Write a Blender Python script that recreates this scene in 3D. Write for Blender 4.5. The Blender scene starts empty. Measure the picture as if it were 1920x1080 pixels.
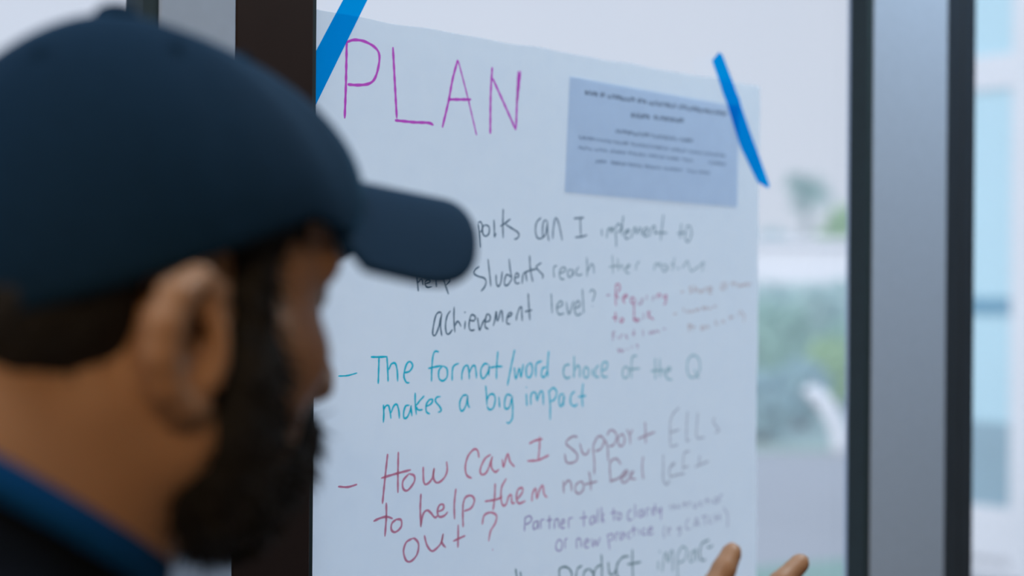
import bpy, bmesh, math, random
import numpy as np
from mathutils import Vector, Matrix

# ------------------------------------------------------------------ camera, sky, exposure
SC = bpy.context.scene
COL = SC.collection
EYE = 1.493
camd = bpy.data.cameras.new('camera')
cam = bpy.data.objects.new('camera', camd)
COL.objects.link(cam)
cam.location = (-.9405, -.9405, EYE)
# level camera turned 45 degrees towards the window wall, with a slight roll
cam.rotation_euler = (Matrix.Rotation(math.radians(-45), 3, 'Z') @ Matrix.Rotation(math.radians(90), 3, 'X')
                      @ Matrix.Rotation(math.radians(.42), 3, 'Z')).to_euler()
camd.lens = 50; camd.sensor_width = 36
camd.clip_start = .02; camd.clip_end = 2000
camd.dof.use_dof = True
camd.dof.focus_distance = 1.15
camd.dof.aperture_fstop = 2.8
SC.camera = cam
SC.view_settings.view_transform = 'Standard'
SC.view_settings.look = 'None'
SC.view_settings.exposure = 0.0
SC.view_settings.gamma = 1.0
SC.view_settings.use_curve_mapping = False

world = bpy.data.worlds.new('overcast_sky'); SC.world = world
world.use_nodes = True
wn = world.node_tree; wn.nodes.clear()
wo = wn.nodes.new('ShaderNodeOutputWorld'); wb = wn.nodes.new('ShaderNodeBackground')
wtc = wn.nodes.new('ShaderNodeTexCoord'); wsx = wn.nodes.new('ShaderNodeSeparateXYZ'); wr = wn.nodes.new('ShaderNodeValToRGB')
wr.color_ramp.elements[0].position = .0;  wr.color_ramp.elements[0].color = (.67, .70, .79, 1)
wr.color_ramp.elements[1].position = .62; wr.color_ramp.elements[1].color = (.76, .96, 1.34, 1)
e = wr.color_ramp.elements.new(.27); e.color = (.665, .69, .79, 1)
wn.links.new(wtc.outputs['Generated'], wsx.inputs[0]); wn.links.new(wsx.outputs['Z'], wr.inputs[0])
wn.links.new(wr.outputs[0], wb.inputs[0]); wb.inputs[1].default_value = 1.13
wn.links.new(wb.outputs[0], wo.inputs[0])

sund = bpy.data.lights.new('hazy_sun', 'SUN'); sund.energy = 2.1; sund.angle = math.radians(25); sund.color = (1, .98, .96)
sun = bpy.data.objects.new('hazy_sun', sund); COL.objects.link(sun)
sun.rotation_euler = Vector((1, .32, -.50)).to_track_quat('-Z', 'Y').to_euler()

# ------------------------------------------------------------------ helpers
def tag(o, label=None, cat=None, group=None, kind=None):
    if label: o['label'] = label
    if cat: o['category'] = cat
    if group: o['group'] = group
    if kind: o['kind'] = kind
    return o

def empty(name, loc=(0, 0, 0), rz=0.):
    o = bpy.data.objects.new(name, None); COL.objects.link(o)
    o.location = loc; o.rotation_euler = (0, 0, rz); o.empty_display_size = .05
    return o

def link_mesh(name, me, m, parent=None, smooth=True):
    o = bpy.data.objects.new(name, me); COL.objects.link(o)
    if m: me.materials.append(m)
    if smooth and len(me.polygons): me.polygons.foreach_set('use_smooth', [True]*len(me.polygons))
    if parent: o.parent = parent
    return o

def from_py(name, v, f, m, parent=None, smooth=True):
    me = bpy.data.meshes.new(name); me.from_pydata([tuple(map(float, p)) for p in v], [], [tuple(map(int, q)) for q in f]); me.update()
    return link_mesh(name, me, m, parent, smooth)

class MB:
    """collects boxes, tubes and leaves of ONE object"""
    def __init__(s): s.v = []; s.f = []
    def quad(s, pts):
        n = len(s.v); s.v += [tuple(p) for p in pts]; s.f.append(tuple(range(n, n+len(pts))))
    def box(s, a, b):
        n = len(s.v)
        s.v += [(x, y, z) for x in (a[0], b[0]) for y in (a[1], b[1]) for z in (a[2], b[2])]
        for q in ((0, 1, 3, 2), (4, 6, 7, 5), (0, 4, 5, 1), (2, 3, 7, 6), (0, 2, 6, 4), (1, 5, 7, 3)):
            s.f.append(tuple(n+i for i in q))
    def tube(s, path, radii, seg=12):
        n0 = len(s.v); P = [Vector(p) for p in path]
        ref = Vector((0, 0, 1))
        for i, p in enumerate(P):
            t = (P[min(i+1, len(P)-1)] - P[max(i-1, 0)]).normalized()
            a = t.cross(ref if abs(t.dot(ref)) < .95 else Vector((1, 0, 0))).normalized(); b = t.cross(a)
            r = radii[i] if hasattr(radii, '__len__') else radii
            for k in range(seg):
                w = 2*math.pi*k/seg
                s.v.append(tuple(p + a*(r*math.cos(w)) + b*(r*math.sin(w))))
        for i in range(len(P)-1):
            for k in range(seg):
                k2 = (k+1) % seg
                s.f.append((n0+i*seg+k, n0+i*seg+k2, n0+(i+1)*seg+k2, n0+(i+1)*seg+k))
        s.f.append(tuple(n0+k for k in reversed(range(seg)))); s.f.append(tuple(n0+(len(P)-1)*seg+k for k in range(seg)))
    def build(s, name, m, parent=None, smooth=False, bevel=0.):
        o = from_py(name, s.v, s.f, m, parent, smooth)
        if bevel:
            b = o.modifiers.new('bevel', 'BEVEL'); b.width = bevel; b.segments = 2
        return o

def mat(name, col, rough=.6, var=.12, scale=30., metal=0., bump=0., sss=0., spec=.5, sheen=0.):
    m = bpy.data.materials.new(name); m.use_nodes = True
    nt = m.node_tree; b = nt.nodes['Principled BSDF']
    tc = nt.nodes.new('ShaderNodeTexCoord'); nz = nt.nodes.new('ShaderNodeTexNoise'); mx = nt.nodes.new('ShaderNodeMix'); mx.data_type = 'RGBA'
    nz.inputs['Scale'].default_value = scale; nz.inputs['Detail'].default_value = 4
    nt.links.new(tc.outputs['Object'], nz.inputs['Vector'])
    mx.inputs[6].default_value = (*[c*(1-var) for c in col], 1); mx.inputs[7].default_value = (*[min(1, c*(1+var)) for c in col], 1)
    nt.links.new(nz.outputs['Fac'], mx.inputs[0]); nt.links.new(mx.outputs[2], b.inputs['Base Color'])
    b.inputs['Roughness'].default_value = rough; b.inputs['Metallic'].default_value = metal
    b.inputs['Specular IOR Level'].default_value = spec
    if sss:
        b.inputs['Subsurface Weight'].default_value = sss; b.inputs['Subsurface Radius'].default_value = (1, .35, .2); b.inputs['Subsurface Scale'].default_value = .006
    if sheen:
        b.inputs['Sheen Weight'].default_value = sheen; b.inputs['Sheen Roughness'].default_value = .28; b.inputs['Sheen Tint'].default_value = (.12, .55, 1, 1)
    if bump:
        bp = nt.nodes.new('ShaderNodeBump'); bp.inputs['Strength'].default_value = bump; bp.inputs['Distance'].default_value = .002
        nt.links.new(nz.outputs['Fac'], bp.inputs['Height']); nt.links.new(bp.outputs[0], b.inputs['Normal'])
    return m

def sheet_mat(name, col, trans, tw, fibre=0.03, rough_gloss=0.):
    """thin sheet (paper, tape, ink film, leaf): diffuse front, lets some light through"""
    m = bpy.data.materials.new(name); m.use_nodes = True
    nt = m.node_tree; nt.nodes.clear(); N = nt.nodes.new; L = nt.links.new
    out = N('ShaderNodeOutputMaterial'); dif = N('ShaderNodeBsdfDiffuse'); tr = N('ShaderNodeBsdfTranslucent'); ms = N('ShaderNodeMixShader')
    tc = N('ShaderNodeTexCoord'); nz = N('ShaderNodeTexNoise'); nz.inputs['Scale'].default_value = 60; nz.inputs['Detail'].default_value = 5
    L(tc.outputs['Object'], nz.inputs['Vector'])
    for node, c in ((dif, col), (tr, trans)):
        mx = N('ShaderNodeMix'); mx.data_type = 'RGBA'
        mx.inputs[6].default_value = (*[k*(1-fibre) for k in c], 1); mx.inputs[7].default_value = (*[min(1, k*(1+fibre)) for k in c], 1)
        L(nz.outputs['Fac'], mx.inputs[0]); L(mx.outputs[2], node.inputs['Color'])
    ms.inputs[0].default_value = tw
    L(dif.outputs[0], ms.inputs[1]); L(tr.outputs[0], ms.inputs[2])
    last = ms
    if rough_gloss:
        gl = N('ShaderNodeBsdfGlossy'); gl.inputs['Roughness'].default_value = .35; g2 = N('ShaderNodeMixShader'); g2.inputs[0].default_value = rough_gloss
        L(ms.outputs[0], g2.inputs[1]); L(gl.outputs[0], g2.inputs[2]); last = g2
    L(last.outputs[0], out.inputs['Surface'])
    return m

def glass_mat(name, tint, veil=.03, veil_col=(.8, .9, .95), gloss=1.):
    m = bpy.data.materials.new(name); m.use_nodes = True
    nt = m.node_tree; nt.nodes.clear(); N = nt.nodes.new; L = nt.links.new
    out = N('ShaderNodeOutputMaterial'); tp = N('ShaderNodeBsdfTransparent'); gl = N('ShaderNodeBsdfGlossy'); fr = N('ShaderNodeLayerWeight'); pw = N('ShaderNodeMath'); pw.operation = 'POWER'; ad = N('ShaderNodeMath'); ad.operation = 'MULTIPLY_ADD'
    tl = N('ShaderNodeBsdfTranslucent'); m1 = N('ShaderNodeMixShader'); m2 = N('ShaderNodeMixShader')
    nz = N('ShaderNodeTexNoise'); nz.inputs['Scale'].default_value = 4; mr = N('ShaderNodeMapRange')
    mr.inputs['To Min'].default_value = veil*.8; mr.inputs['To Max'].default_value = veil*1.2
    tcn = N('ShaderNodeTexCoord'); L(tcn.outputs['Object'], nz.inputs['Vector']); L(nz.outputs['Fac'], mr.inputs['Value'])
    tp.inputs[0].default_value = (*tint, 1); gl.inputs['Roughness'].default_value = .02; tl.inputs[0].default_value = (*veil_col, 1)
    pw.inputs[1].default_value = 5.; ad.inputs[1].default_value = .94; ad.inputs[2].default_value = .03
    L(fr.outputs['Facing'], pw.inputs[0]); L(pw.outputs[0], ad.inputs[0])
    L(mr.outputs[0], m1.inputs[0]); L(tp.outputs[0], m1.inputs[1]); L(tl.outputs[0], m1.inputs[2])
    L(ad.outputs[0], m2.inputs[0]); L(m1.outputs[0], m2.inputs[1]); L(gl.outputs[0], m2.inputs[2])
    L(m2.outputs[0], out.inputs['Surface'])
    return m

def emit_mat(name, col, s):
    m = bpy.data.materials.new(name); m.use_nodes = True
    nt = m.node_tree; nt.nodes.clear(); o = nt.nodes.new('ShaderNodeOutputMaterial'); e = nt.nodes.new('ShaderNodeEmission')
    e.inputs[0].default_value = (*col, 1); e.inputs[1].default_value = s; nt.links.new(e.outputs[0], o.inputs[0]); return m

def brick_mat(name, c1, c2, mortar, scale, bw, bh):
    m = mat(name, c1, .7); nt = m.node_tree; b = nt.nodes['Principled BSDF']
    bt = nt.nodes.new('ShaderNodeTexBrick'); tc = nt.nodes.new('ShaderNodeTexCoord')
    bt.inputs['Color1'].default_value = (*c1, 1); bt.inputs['Color2'].default_value = (*c2, 1); bt.inputs['Mortar'].default_value = (*mortar, 1)
    bt.inputs['Scale'].default_value = scale; bt.inputs['Brick Width'].default_value = bw; bt.inputs['Row Height'].default_value = bh; bt.inputs['Mortar Size'].default_value = .012
    bt.offset = 0.
    nt.links.new(tc.outputs['Object'], bt.inputs['Vector']); nt.links.new(bt.outputs['Color'], b.inputs['Base Color']); return m

# ------------------------------------------------------------------ materials
M = {}
M['alu'] = mat('brushed_grey_blue_aluminium', (.40, .47, .60), .6, .05, 80, spec=.2)
M['brown'] = mat('dark_bronze_brown', (.026, .015, .013), .5, .15, 25, spec=.15)
M['bronze'] = mat('dark_blue_bronze', (.020, .030, .045), .5, .15, 25)
M['gasket'] = mat('black_rubber_gasket', (.010, .026, .034), .7, .2, 60)
M['glass'] = glass_mat('window_glass', (.98, .99, .99), .13)  # translucent veil mixed into the panes stands in for outdoor haze
M['bglass'] = mat('building_window_glass', (.50, .74, .82), .12, .1, .8)
M['wall'] = mat('painted_plaster_wall', (.50, .47, .43), .8, .04, 8, bump=.1)
M['ceil'] = brick_mat('ceiling_tiles', (.62, .61, .58), (.60, .59, .56), (.45, .45, .44), 1., .6, .6)
M['floor'] = mat('grey_carpet', (.13, .125, .12), .95, .3, 200, bump=.3)
M['paper'] = sheet_mat('flip_chart_paper', (.81, .90, 1.0), (.96, .985, 1.0), .85)
M['print'] = sheet_mat('copy_paper', (.68, .76, .88), (.82, .89, .98), .76)
M['tape'] = sheet_mat('blue_painters_tape', (.001, .045, .34), (.0, .48, 1.0), .76, .03)
M['skin'] = mat('skin', (.36, .188, .102), .5, .14, 22, bump=.15, sss=.12, spec=.35)
M['hair'] = mat('black_hair', (.010, .008, .0075), .7, .4, 120, bump=.5, spec=.25)
M['cap'] = mat('navy_cap_cotton', (.0055, .021, .047), .8, .15, 150, bump=.2, sheen=.12, spec=.05)
M['shirt'] = mat('near_black_navy_jersey', (.004, .0055, .009), .9, .2, 180, bump=.3, spec=.05)
M['jeans'] = mat('dark_denim', (.02, .03, .055), .9, .3, 160, bump=.3)
M['shoe'] = mat('black_leather', (.012, .012, .012), .4, .2, 40)
M['sole'] = mat('white_rubber', (.5, .5, .48), .7)
M['lanyard'] = mat('royal_blue_ribbon', (.001, .045, .15), .9, .12, 200, bump=.3, spec=.1)
M['plastic'] = mat('clear_badge_plastic', (.55, .6, .66), .25)
M['steel'] = mat('steel', (.5, .5, .5), .3, metal=1.)
M['eye'] = mat('eye_white', (.6, .58, .55), .2)
M['lamp'] = emit_mat('lamp_diffuser', (1, .93, .84), 1.6)
M['lampw'] = mat('white_lamp_housing', (.7, .7, .7), .5)
M['paving'] = brick_mat('concrete_paving', (.37, .355, .35), (.355, .34, .335), (.30, .29, .285), 1., 1.2, 1.2)
M['grass'] = mat('lawn', (.20, .33, .25), .9, .35, 6, bump=.4)
M['soil'] = mat('planted_ground', (.32, .42, .36), .9, .3, 2)
M['reflection'] = mat('grey_teal_reflection', (.24, .38, .44), .4, .2, 3)
M['teal'] = mat('teal_metal', (.10, .30, .42), .5)
M['white'] = mat('white_render', (.78, .78, .80), .75, .03, 3)
M['trunk'] = mat('palm_bark', (.34, .36, .36), .9, .3, 8)
M['wood'] = mat('bush_wood', (.12, .10, .07), .9, .3, 20)
def leaf(name, c): return sheet_mat(name, c, tuple(min(1, k*1.1) for k in c), .4, .25)
M['leaf_green'] = leaf('leaf_mid_green', (.42, .60, .50))
M['leaf_yellow'] = leaf('leaf_yellow_green', (.46, .62, .34))
M['leaf_grey'] = leaf('leaf_grey_green', (.52, .66, .62))
M['leaf_blue'] = leaf('leaf_blue_green', (.40, .56, .57))
M['frond'] = leaf('palm_frond', (.34, .50, .44))

# ------------------------------------------------------------------ the room
X0, X1, YB, HC = -3.6, 4.2, -4.6, 2.75
def struct(name, mb, m, bevel=0., label=None, cat=None, parent=None):
    o = mb.build(name, m, parent, bevel=bevel)
    if parent is None: tag(o, label, cat, kind='structure')
    return o
b = MB(); b.box((X0, YB, -.1), (X1, .14, 0)); struct('floor', b, M['floor'], label='grey carpet floor of the room', cat='floor')
b = MB(); b.box((X0, YB, HC), (X1, .14, HC+.1)); struct('ceiling', b, M['ceil'], label='pale tiled ceiling of the room', cat='ceiling')
b = MB(); b.box((X0-.1, YB-.1, -.1), (X0, .14, HC+.1)); struct('wall_left', b, M['wall'], label='plaster wall at the left end of the room', cat='wall')
b = MB(); b.box((X1, YB-.1, -.1), (X1+.1, .14, HC+.1)); struct('wall_right', b, M['wall'], label='plaster wall at the right end of the room', cat='wall')
b = MB(); b.box((X0, YB-.1, -.1), (X1, YB, HC+.1)); struct('wall_back', b, M['wall'], label='plaster wall behind the camera', cat='wall')
b = MB(); b.box((X0, YB, 0), (X1, YB+.012, .1)); struct('baseboard_back', b, M['bronze'], label='dark baseboard along the back wall', cat='baseboard')

# window wall: inner glass face at y = .003, mullion fronts at y = -.022
GY = .0035
b = MB(); b.box((X0, -.03, 2.52), (X1, .12, HC)); struct('trim_head', b, M['alu'], .003, 'grey metal head rail above the windows', 'trim')
b = MB(); b.box((X0, -.03, 0), (X1, .12, .12)); struct('trim_sill', b, M['alu'], .003, 'grey metal sill rail below the windows', 'trim')
def mullion(name, xa, xb, m, label, groove=None, y0=-.022):
    b = MB()
    if groove:
        g0, g1 = groove
        b.box((xa, y0, .12), (g0, .016, 2.52)); b.box((g1, y0, .12), (xb, .016, 2.52)); b.box((g0-.001, y0+.008, .12), (g1+.001, .0155, 2.52))
    else:
        b.box((xa, y0, .12), (xb, .016, 2.52))
    return struct(name, b, m, .0015, label, 'window mullion')
mullion('trim_1', -.3882, -.3222, M['alu'], 'grey blue metal mullion behind the navy cap, left of the brown post')
mullion('trim_2', -.3222, -.2485, M['brown'], 'dark brown post at the left edge of the written poster')
mullion('trim_3', .6018, .7851, M['alu'], 'broad grey blue metal mullion right of the poster')
mullion('trim_4', .7851, .8629, M['bronze'], 'dark bronze frame strip along the right side of the broad grey mullion', (.8236, .8262))
mullion('trim_5', -1.72, -1.60, M['alu'], 'grey metal mullion further left along the window wall')
mullion('trim_6', -2.86, -2.74, M['alu'], 'last grey metal mullion at the left end of the window wall')
mullion('trim_7', 2.25, 2.43, M['alu'], 'grey metal mullion further right along the window wall')
def window(name, xa, xb, label, dark=True):
    root = empty(name, ((xa+xb)/2, 0, 0)); tag(root, label, 'window', kind='structure')
    cx = (xa+xb)/2
    g = MB(); g.box((xa-cx+.004, GY, .125), (xb-cx-.004, GY+.008, 2.515)); g.build('glass', M['glass'], root)
    k = MB(); w = .010
    k.box((xa-cx, -.012, .12), (xa-cx+w, GY-.0002, 2.52)); k.box((xb-cx-w-.003, -.0205, .12), (xb-cx, GY-.0002, 2.52))
    k.box((xa-cx+w, -.012, 2.50), (xb-cx-w-.003, GY-.0002, 2.52)); k.box((xa-cx+w, -.012, .12), (xb-cx-w-.003, GY-.0002, .14))
    k.build('gasket', M['gasket'], root)
    return root
window('window_1', -1.60, -.3882, 'clear window pane left of the cap and mullion')
window('window_2', -.2485, .6018, 'clear window pane the written poster is taped to')
window('window_3', .8629, 2.25, 'clear window pane right of the dark frame strip')
window('window_4', -2.74, -1.72, 'clear window pane further left along the room')
window('window_5', 2.43, X1, 'clear window pane at the right end of the room')
window('window_6', X0, -2.86, 'narrow clear window pane at the left end of the room')

# ceiling lamps
def ceiling_lamp(x, y, watts, col, label):
    root = empty('ceiling_light', (x, y, HC)); tag(root, label, 'ceiling light', 'ceiling lights of the room')
    f = MB()
    f.box((-.31, -.31, -.035), (-.285, .31, -.0005)); f.box((.285, -.31, -.035), (.31, .31, -.0005)); f.box((-.285, -.31, -.035), (.285, -.285, -.0005)); f.box((-.285, .285, -.035), (.285, .31, -.0005))
    f.build('frame', M['lampw'], root)
    d = MB(); d.box((-.284, -.284, -.026), (.284, .284, -.012)); d.build('diffuser', M['lamp'], root)
    l = bpy.data.lights.new('ceiling_lamp_light', 'AREA'); l.shape = 'SQUARE'; l.size = .55; l.energy = watts; l.color = col
    lo = bpy.data.objects.new('ceiling_lamp_light', l); COL.objects.link(lo); lo.parent = root; lo.location = (0, 0, -.04)
ceiling_lamp(.75, -.50, 23, (.74, .90, 1.0), 'square white ceiling light added close to the window to brighten the poster')  # unseen lamp, added to light the poster and mullions from above
ceiling_lamp(-.95, -.48, 9, (.70, .88, 1.0), 'square white ceiling light added close to the window left of the man as fill')  # unseen lamp, added as fill for the left mullion and cap
ceiling_lamp(-2.3, -2.3, 52, (1.0, .70, .38), 'square warm ceiling light behind the man')

# ------------------------------------------------------------------ outside
b = MB(); b.box((-60, .14, -.35), (60, 40, -.1)); struct('pavement', b, M['paving'], label='pale concrete pavement outside the window', cat='pavement')
b = MB(); b.box((-300, -300, -.6), (300, 300, -.36)); struct('ground', b, M['soil'], label='ground stretching away outside', cat='ground')
def W(depth, right): return (-.9405+.70711*(depth+right), -.9405+.70711*(depth-right))
PX = 2666.67
def wpx(px, D, z=-.1):
    x, y = W(D, (px-960)/PX*D); return (x, y, z)
# planted ground behind the pavement: a strip square to the line of sight
b = MB(); A = [W(14.0, -9), W(14.0, 9), W(38, 14), W(38, -14)]
n = len(b.v); b.v += [(x, y, -.1) for x, y in A] + [(x, y, -.06) for x, y in A]
b.f += [(3, 2, 1, 0), (4, 5, 6, 7)] + [(i, (i+1) % 4, 4+(i+1) % 4, 4+i) for i in range(4)]
struct('garden_bed', b, M['soil'], label='planted ground beyond the pale pavement', cat='garden bed')
b = MB(); A = [W(7.3, 1.30), W(7.3, 1.85), W(8.35, 2.02), W(8.0, 1.30)]
b.v += [(x, y, -.1) for x, y in A] + [(x, y, -.075) for x, y in A]
b.f += [(3, 2, 1, 0), (4, 5, 6, 7)] + [(i, (i+1) % 4, 4+(i+1) % 4, 4+i) for i in range(4)]
o = b.build('lawn_strip', M['grass']); tag(o, 'short green lawn strip on the pavement outside, low behind the raised fingers', 'lawn', kind='stuff')

def leaves(rng, centre, rad, n, size, shell=.55):
    mb = MB(); c = np.array(centre)
    for i in range(n):
        u = rng.normal(size=3); u /= np.linalg.norm(u)
        p = c + u*np.array(rad)*(shell+(1-shell)*rng.random())
        a = rng.normal(size=3); a /= np.linalg.norm(a); bb = np.cross(a, u+.01); bb /= np.linalg.norm(bb)
        s = size*(.6+.8*rng.random())
        mb.quad([p-a*s, p+bb*s*.45, p+a*s, p-bb*s*.45])
    return mb
def bush(px, D, rx, h, m, label, seed, n=900, size=.075, group='bushes beyond the pavement'):
    rng = np.random.default_rng(seed); x, y, z = wpx(px, D)
    root = empty('bush', (x, y, -.06)); tag(root, label, 'bush', group)
    lv = leaves(rng, (0, 0, h*.55), (rx, rx*.8, h*.5), n, size)
    for k in range(5):
        a = rng.random()*6.28; lv2 = leaves(rng, (rx*.55*math.cos(a), rx*.5*math.sin(a), h*(.35+.4*rng.random())), (rx*.5, rx*.45, h*.3), n//5, size)
        off = len(lv.v); lv.v += lv2.v; lv.f += [tuple(off+q for q in f) for f in lv2.f]
    lv.build('foliage', M[m], root)
    st = MB()
    for k in range(5):
        a = 1.26*k+.3; st.tube([(.05*math.cos(a), .05*math.sin(a), 0), (rx*.35*math.cos(a), rx*.3*math.sin(a), h*.4), (rx*.5*math.cos(a), rx*.45*math.sin(a), h*.75)], [.03, .02, .008], 6)
    st.build('stem', M['wood'], root)
bush(1432, 14.6, .36, .72, 'leaf_blue', 'low dark blue green bush at the poster edge by the pavement', 4, 500)
bush(1500, 16.0, .36, .75, 'leaf_blue', 'low dark blue green bush left of the white curved pole', 5, 500)
bush(1565, 18.0, .50, .98, 'leaf_yellow', 'yellow green bush above the white curved pole', 3, 700)
bush(1440, 20.5, .75, 1.36, 'leaf_green', 'mid green bush just right of the poster edge, under the white building', 1, 900, .09)
bush(1608, 22.2, .75, 1.15, 'leaf_green', 'mid green bush right of the white curved pole against the mullion', 6, 800, .09)
bush(1512, 24.5, .95, 1.62, 'leaf_grey', 'pale grey green bush behind the white curved pole', 2, 900, .11)
bush(1605, 28.0, 1.15, 1.80, 'leaf_grey', 'tall pale bush at the mullion behind the yellow green bush', 7, 900, .12)
bush(1420, 31.5, 1.25, 1.70, 'leaf_grey', 'pale bush far back, largely hidden behind the right edge of the poster', 8, 900, .13)
# thick white curved pole
cp = wpx(1512, 13.9); q = [wpx(1512, 13.9), wpx(1580, 13.9)]
dx = Vector((q[1][0]-q[0][0], q[1][1]-q[0][1], 0)); 
b = MB(); path = [(0, .62), (.12, .655), (.28, .62), (.47, .53), (.64, .41), (.78, .28), (.88, .13), (.92, -.02), (.94, -.18)]
zt = lambda v: -.1 + v*.72 + .13
base = Vector((q[0][0], q[0][1], 0))
b.tube([base+dx*1.02*u+Vector((0, 0, max(-.098, zt(v)))) for u, v in path[:-1]]+[base+dx*.98+Vector((0, 0, -.098))], [.05, .075, .085, .088, .09, .09, .088, .086, .085], 16)
o = b.build('curved_pole', M['white'], smooth=True); tag(o, 'thick white pole bending over at the top in front of the bushes', 'pole')

# palm and small trees far away
def palm(px, D, h, label):
    x, y, z = wpx(px, D); rng = np.random.default_rng(11)
    root = empty('palm_tree', (x, y, -.36)); tag(root, label, 'palm tree')
    t = MB(); t.tube([(0, 0, 0), (.15, 0, h*.3), (.2, .1, h*.65), (.1, .1, h)], [.42, .34, .30, .26], 12); t.build('trunk', M['trunk'], root, True)
    for k in range(26):
        a = k*2.399; el = -.25+1.35*rng.random(); L = 2.1+.5*rng.random()
        fr = MB(); pts = []
        for i in range(8):
            s = i/7; rr = L*s*math.cos(el)*(1-.12*s); zz = L*s*math.sin(el)-1.2*s*s
            pts.append(Vector((.1+rr*math.cos(a), .1+rr*math.sin(a), h+zz)))
        fr.tube(pts, [.04]*4+[.025]*4, 5)
        side = Vector((-math.sin(a), math.cos(a), 0))
        for i in range(1, 8):
            for sg in (-1, 1):
                for j in (0, .5):
                    p = pts[i-1].lerp(pts[i], j); tip = p+side*sg*.75*(1-.5*i/8)+(pts[i]-pts[i-1])*.9+Vector((0, 0, -.28)); w = (pts[i]-pts[i-1])*.17
                    fr.quad([p-w, tip, p+w])
        fr.build('frond', M['frond'], root)
palm(1510, 95, 8.8, 'distant palm tree rising above the white building')
def tree(px, D, h, rx, m, label, seed):
    x, y, z = wpx(px, D); rng = np.random.default_rng(seed)
    root = empty('tree', (x, y, -.36)); tag(root, label, 'tree', 'distant trees above the white building')
    t = MB(); t.tube([(0, 0, 0), (.1, 0, h*.4), (0, 0, h*.75)], [.3, .22, .1], 8); t.build('trunk', M['wood'], root, True)
    lv = leaves(rng, (0, 0, h*.72), (rx, rx, h*.28), 900, .45, .3); lv.build('crown', M[m], root)
tree(1600, 80, 6.6, 2.0, 'leaf_yellow', 'round yellow green tree far off beside the mullion', 21)
tree(1448, 85, 5.3, 1.9, 'leaf_blue', 'low dark tree far off just right of the poster', 22)
tree(1530, 100, 4.9, 2.4, 'leaf_grey', 'small grey green tree at the foot of the palm', 23)
# white low building far behind the bushes
c0 = W(60, 9.0); c1 = W(60, 19.0)
ang = math.atan2(c1[1]-c0[1], c1[0]-c0[0]); root = empty('white_building', (c0[0], c0[1], -.36), ang)
tag(root, 'low white building far off behind the bushes, under the palm', 'building')
b = MB(); b.box((0, 0, 0), (10, 6, 3.75)); b.build('wall', M['white'], root)
b = MB(); b.box((-.3, -.3, 3.75), (10.3, 6.3, 4.05)); b.build('roof', M['white'], root)
for k in range(3):
    b = MB(); b.box((5.6+k*1.5, -.03, 1.0), (6.6+k*1.5, .05, 2.3)); b.build('window', M['bglass'], root)
# the wing of the building seen through the right-hand pane
root = empty('building_wing', (6.6, 0, -.1)); tag(root, 'white building wing with tall blue glass windows right of the dark frame strip', 'building')
b = MB()
b.box((.06, -3.0, 0), (3.0, 3.12, 5.6)); 
b.build('wall', M['white'], root)
b = MB()
for z0, z1 in ((.0, .06), (.10, .39), (2.73, 2.92), (5.3, 5.6)): b.box((0, -3.0, z0), (.062, 3.12, z1))
for y0, y1 in ((3.0, 3.12), (1.9, 2.682), (-.3, .45), (-3, -2.2)): b.box((-.004, y0, .0), (.061, y1, 5.6))
b.build('facade_frame', M['white'], root)
for (y0, y1) in ((2.682, 3.0), (.45, 1.9), (-2.2, -.3)):
    for (z0, z1) in ((.39, 2.73), (2.92, 5.3)):
        b = MB(); b.box((.02, y0, z0), (.05, y1, z1)); w = b.build('window', M['bglass'], root)
        if z0 < 1:
            b = MB(); b.box((.012, y0, 1.46), (.022, y1, 1.56)); b.build('transom', M['teal'], w)
            b = MB(); b.box((.012, y0, .39), (.022, y1, .86)); b.build('lower_reflection', M['reflection'], w)  # added darker sheet imitating the reflection low in the pane

# ------------------------------------------------------------------ poster on the glass
rng = np.random.default_rng(5)
def wave(x, z, amp=.0012):
    """small ripples of the hanging sheet, away from the glass"""
    return amp*(1.+.6*math.sin(x*17+1.3)+.4*math.sin(z*11+x*6))
PX0, PX1, PZ0, PZ1 = -.2475, .3905, .925, 1.7217
def sheet(name, corners, nx, nz, yfun, th, m, parent=None, edge=None):
    """thin solid sheet; corners TL TR BR BL as (x, z)"""
    TL, TR, BR, BL = [np.array(c) for c in corners]
    V = []; F = []
    for side in (0, 1):
        for j in range(nz+1):
            for i in range(nx+1):
                u, v = i/nx, j/nz
                p = (TL*(1-u)+TR*u)*(1-v)+(BL*(1-u)+BR*u)*v
                if edge: p = edge(p, u, v)
                V.append((p[0], -yfun(p[0], p[1])-(0 if side else th), p[1]))
    n = (nx+1)*(nz+1); ix = lambda s, i, j: s*n+j*(nx+1)+i
    for j in range(nz):
        for i in range(nx):
            F.append((ix(0, i, j), ix(0, i, j+1), ix(0, i+1, j+1), ix(0, i+1, j))); F.append((ix(1, i, j), ix(1, i+1, j), ix(1, i+1, j+1), ix(1, i, j+1)))
    for i in range(nx):
        F.append((ix(0, i, 0), ix(0, i+1, 0), ix(1, i+1, 0), ix(1, i, 0))); F.append((ix(0, i, nz), ix(1, i, nz), ix(1, i+1, nz), ix(0, i+1, nz)))
    for j in range(nz):
        F.append((ix(0, 0, j), ix(1, 0, j), ix(1, 0, j+1), ix(0, 0, j+1))); F.append((ix(0, nx, j), ix(0, nx, j+1), ix(1, nx, j+1), ix(1, nx, j)))
    return from_py(name, V, F, m, parent, False)
def torn(p, u, v):
    q = np.array(p)
    if v == 0: q[1] += .0005*math.sin(u*31)+.0004*math.sin(u*57+2)
    if u == 1: q[0] += .0009*math.sin(v*23)+.0005*math.sin(v*71)
    return q
poster = sheet('poster', [(PX0, PZ1-.0015), (PX1, PZ1+.001), (PX1+.0005, PZ0), (PX0, PZ0)], 60, 70, wave, .0002, M['paper'], edge=torn)
tag(poster, 'large white handwritten flip chart sheet headed PLAN, taped to the window', 'poster')

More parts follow.
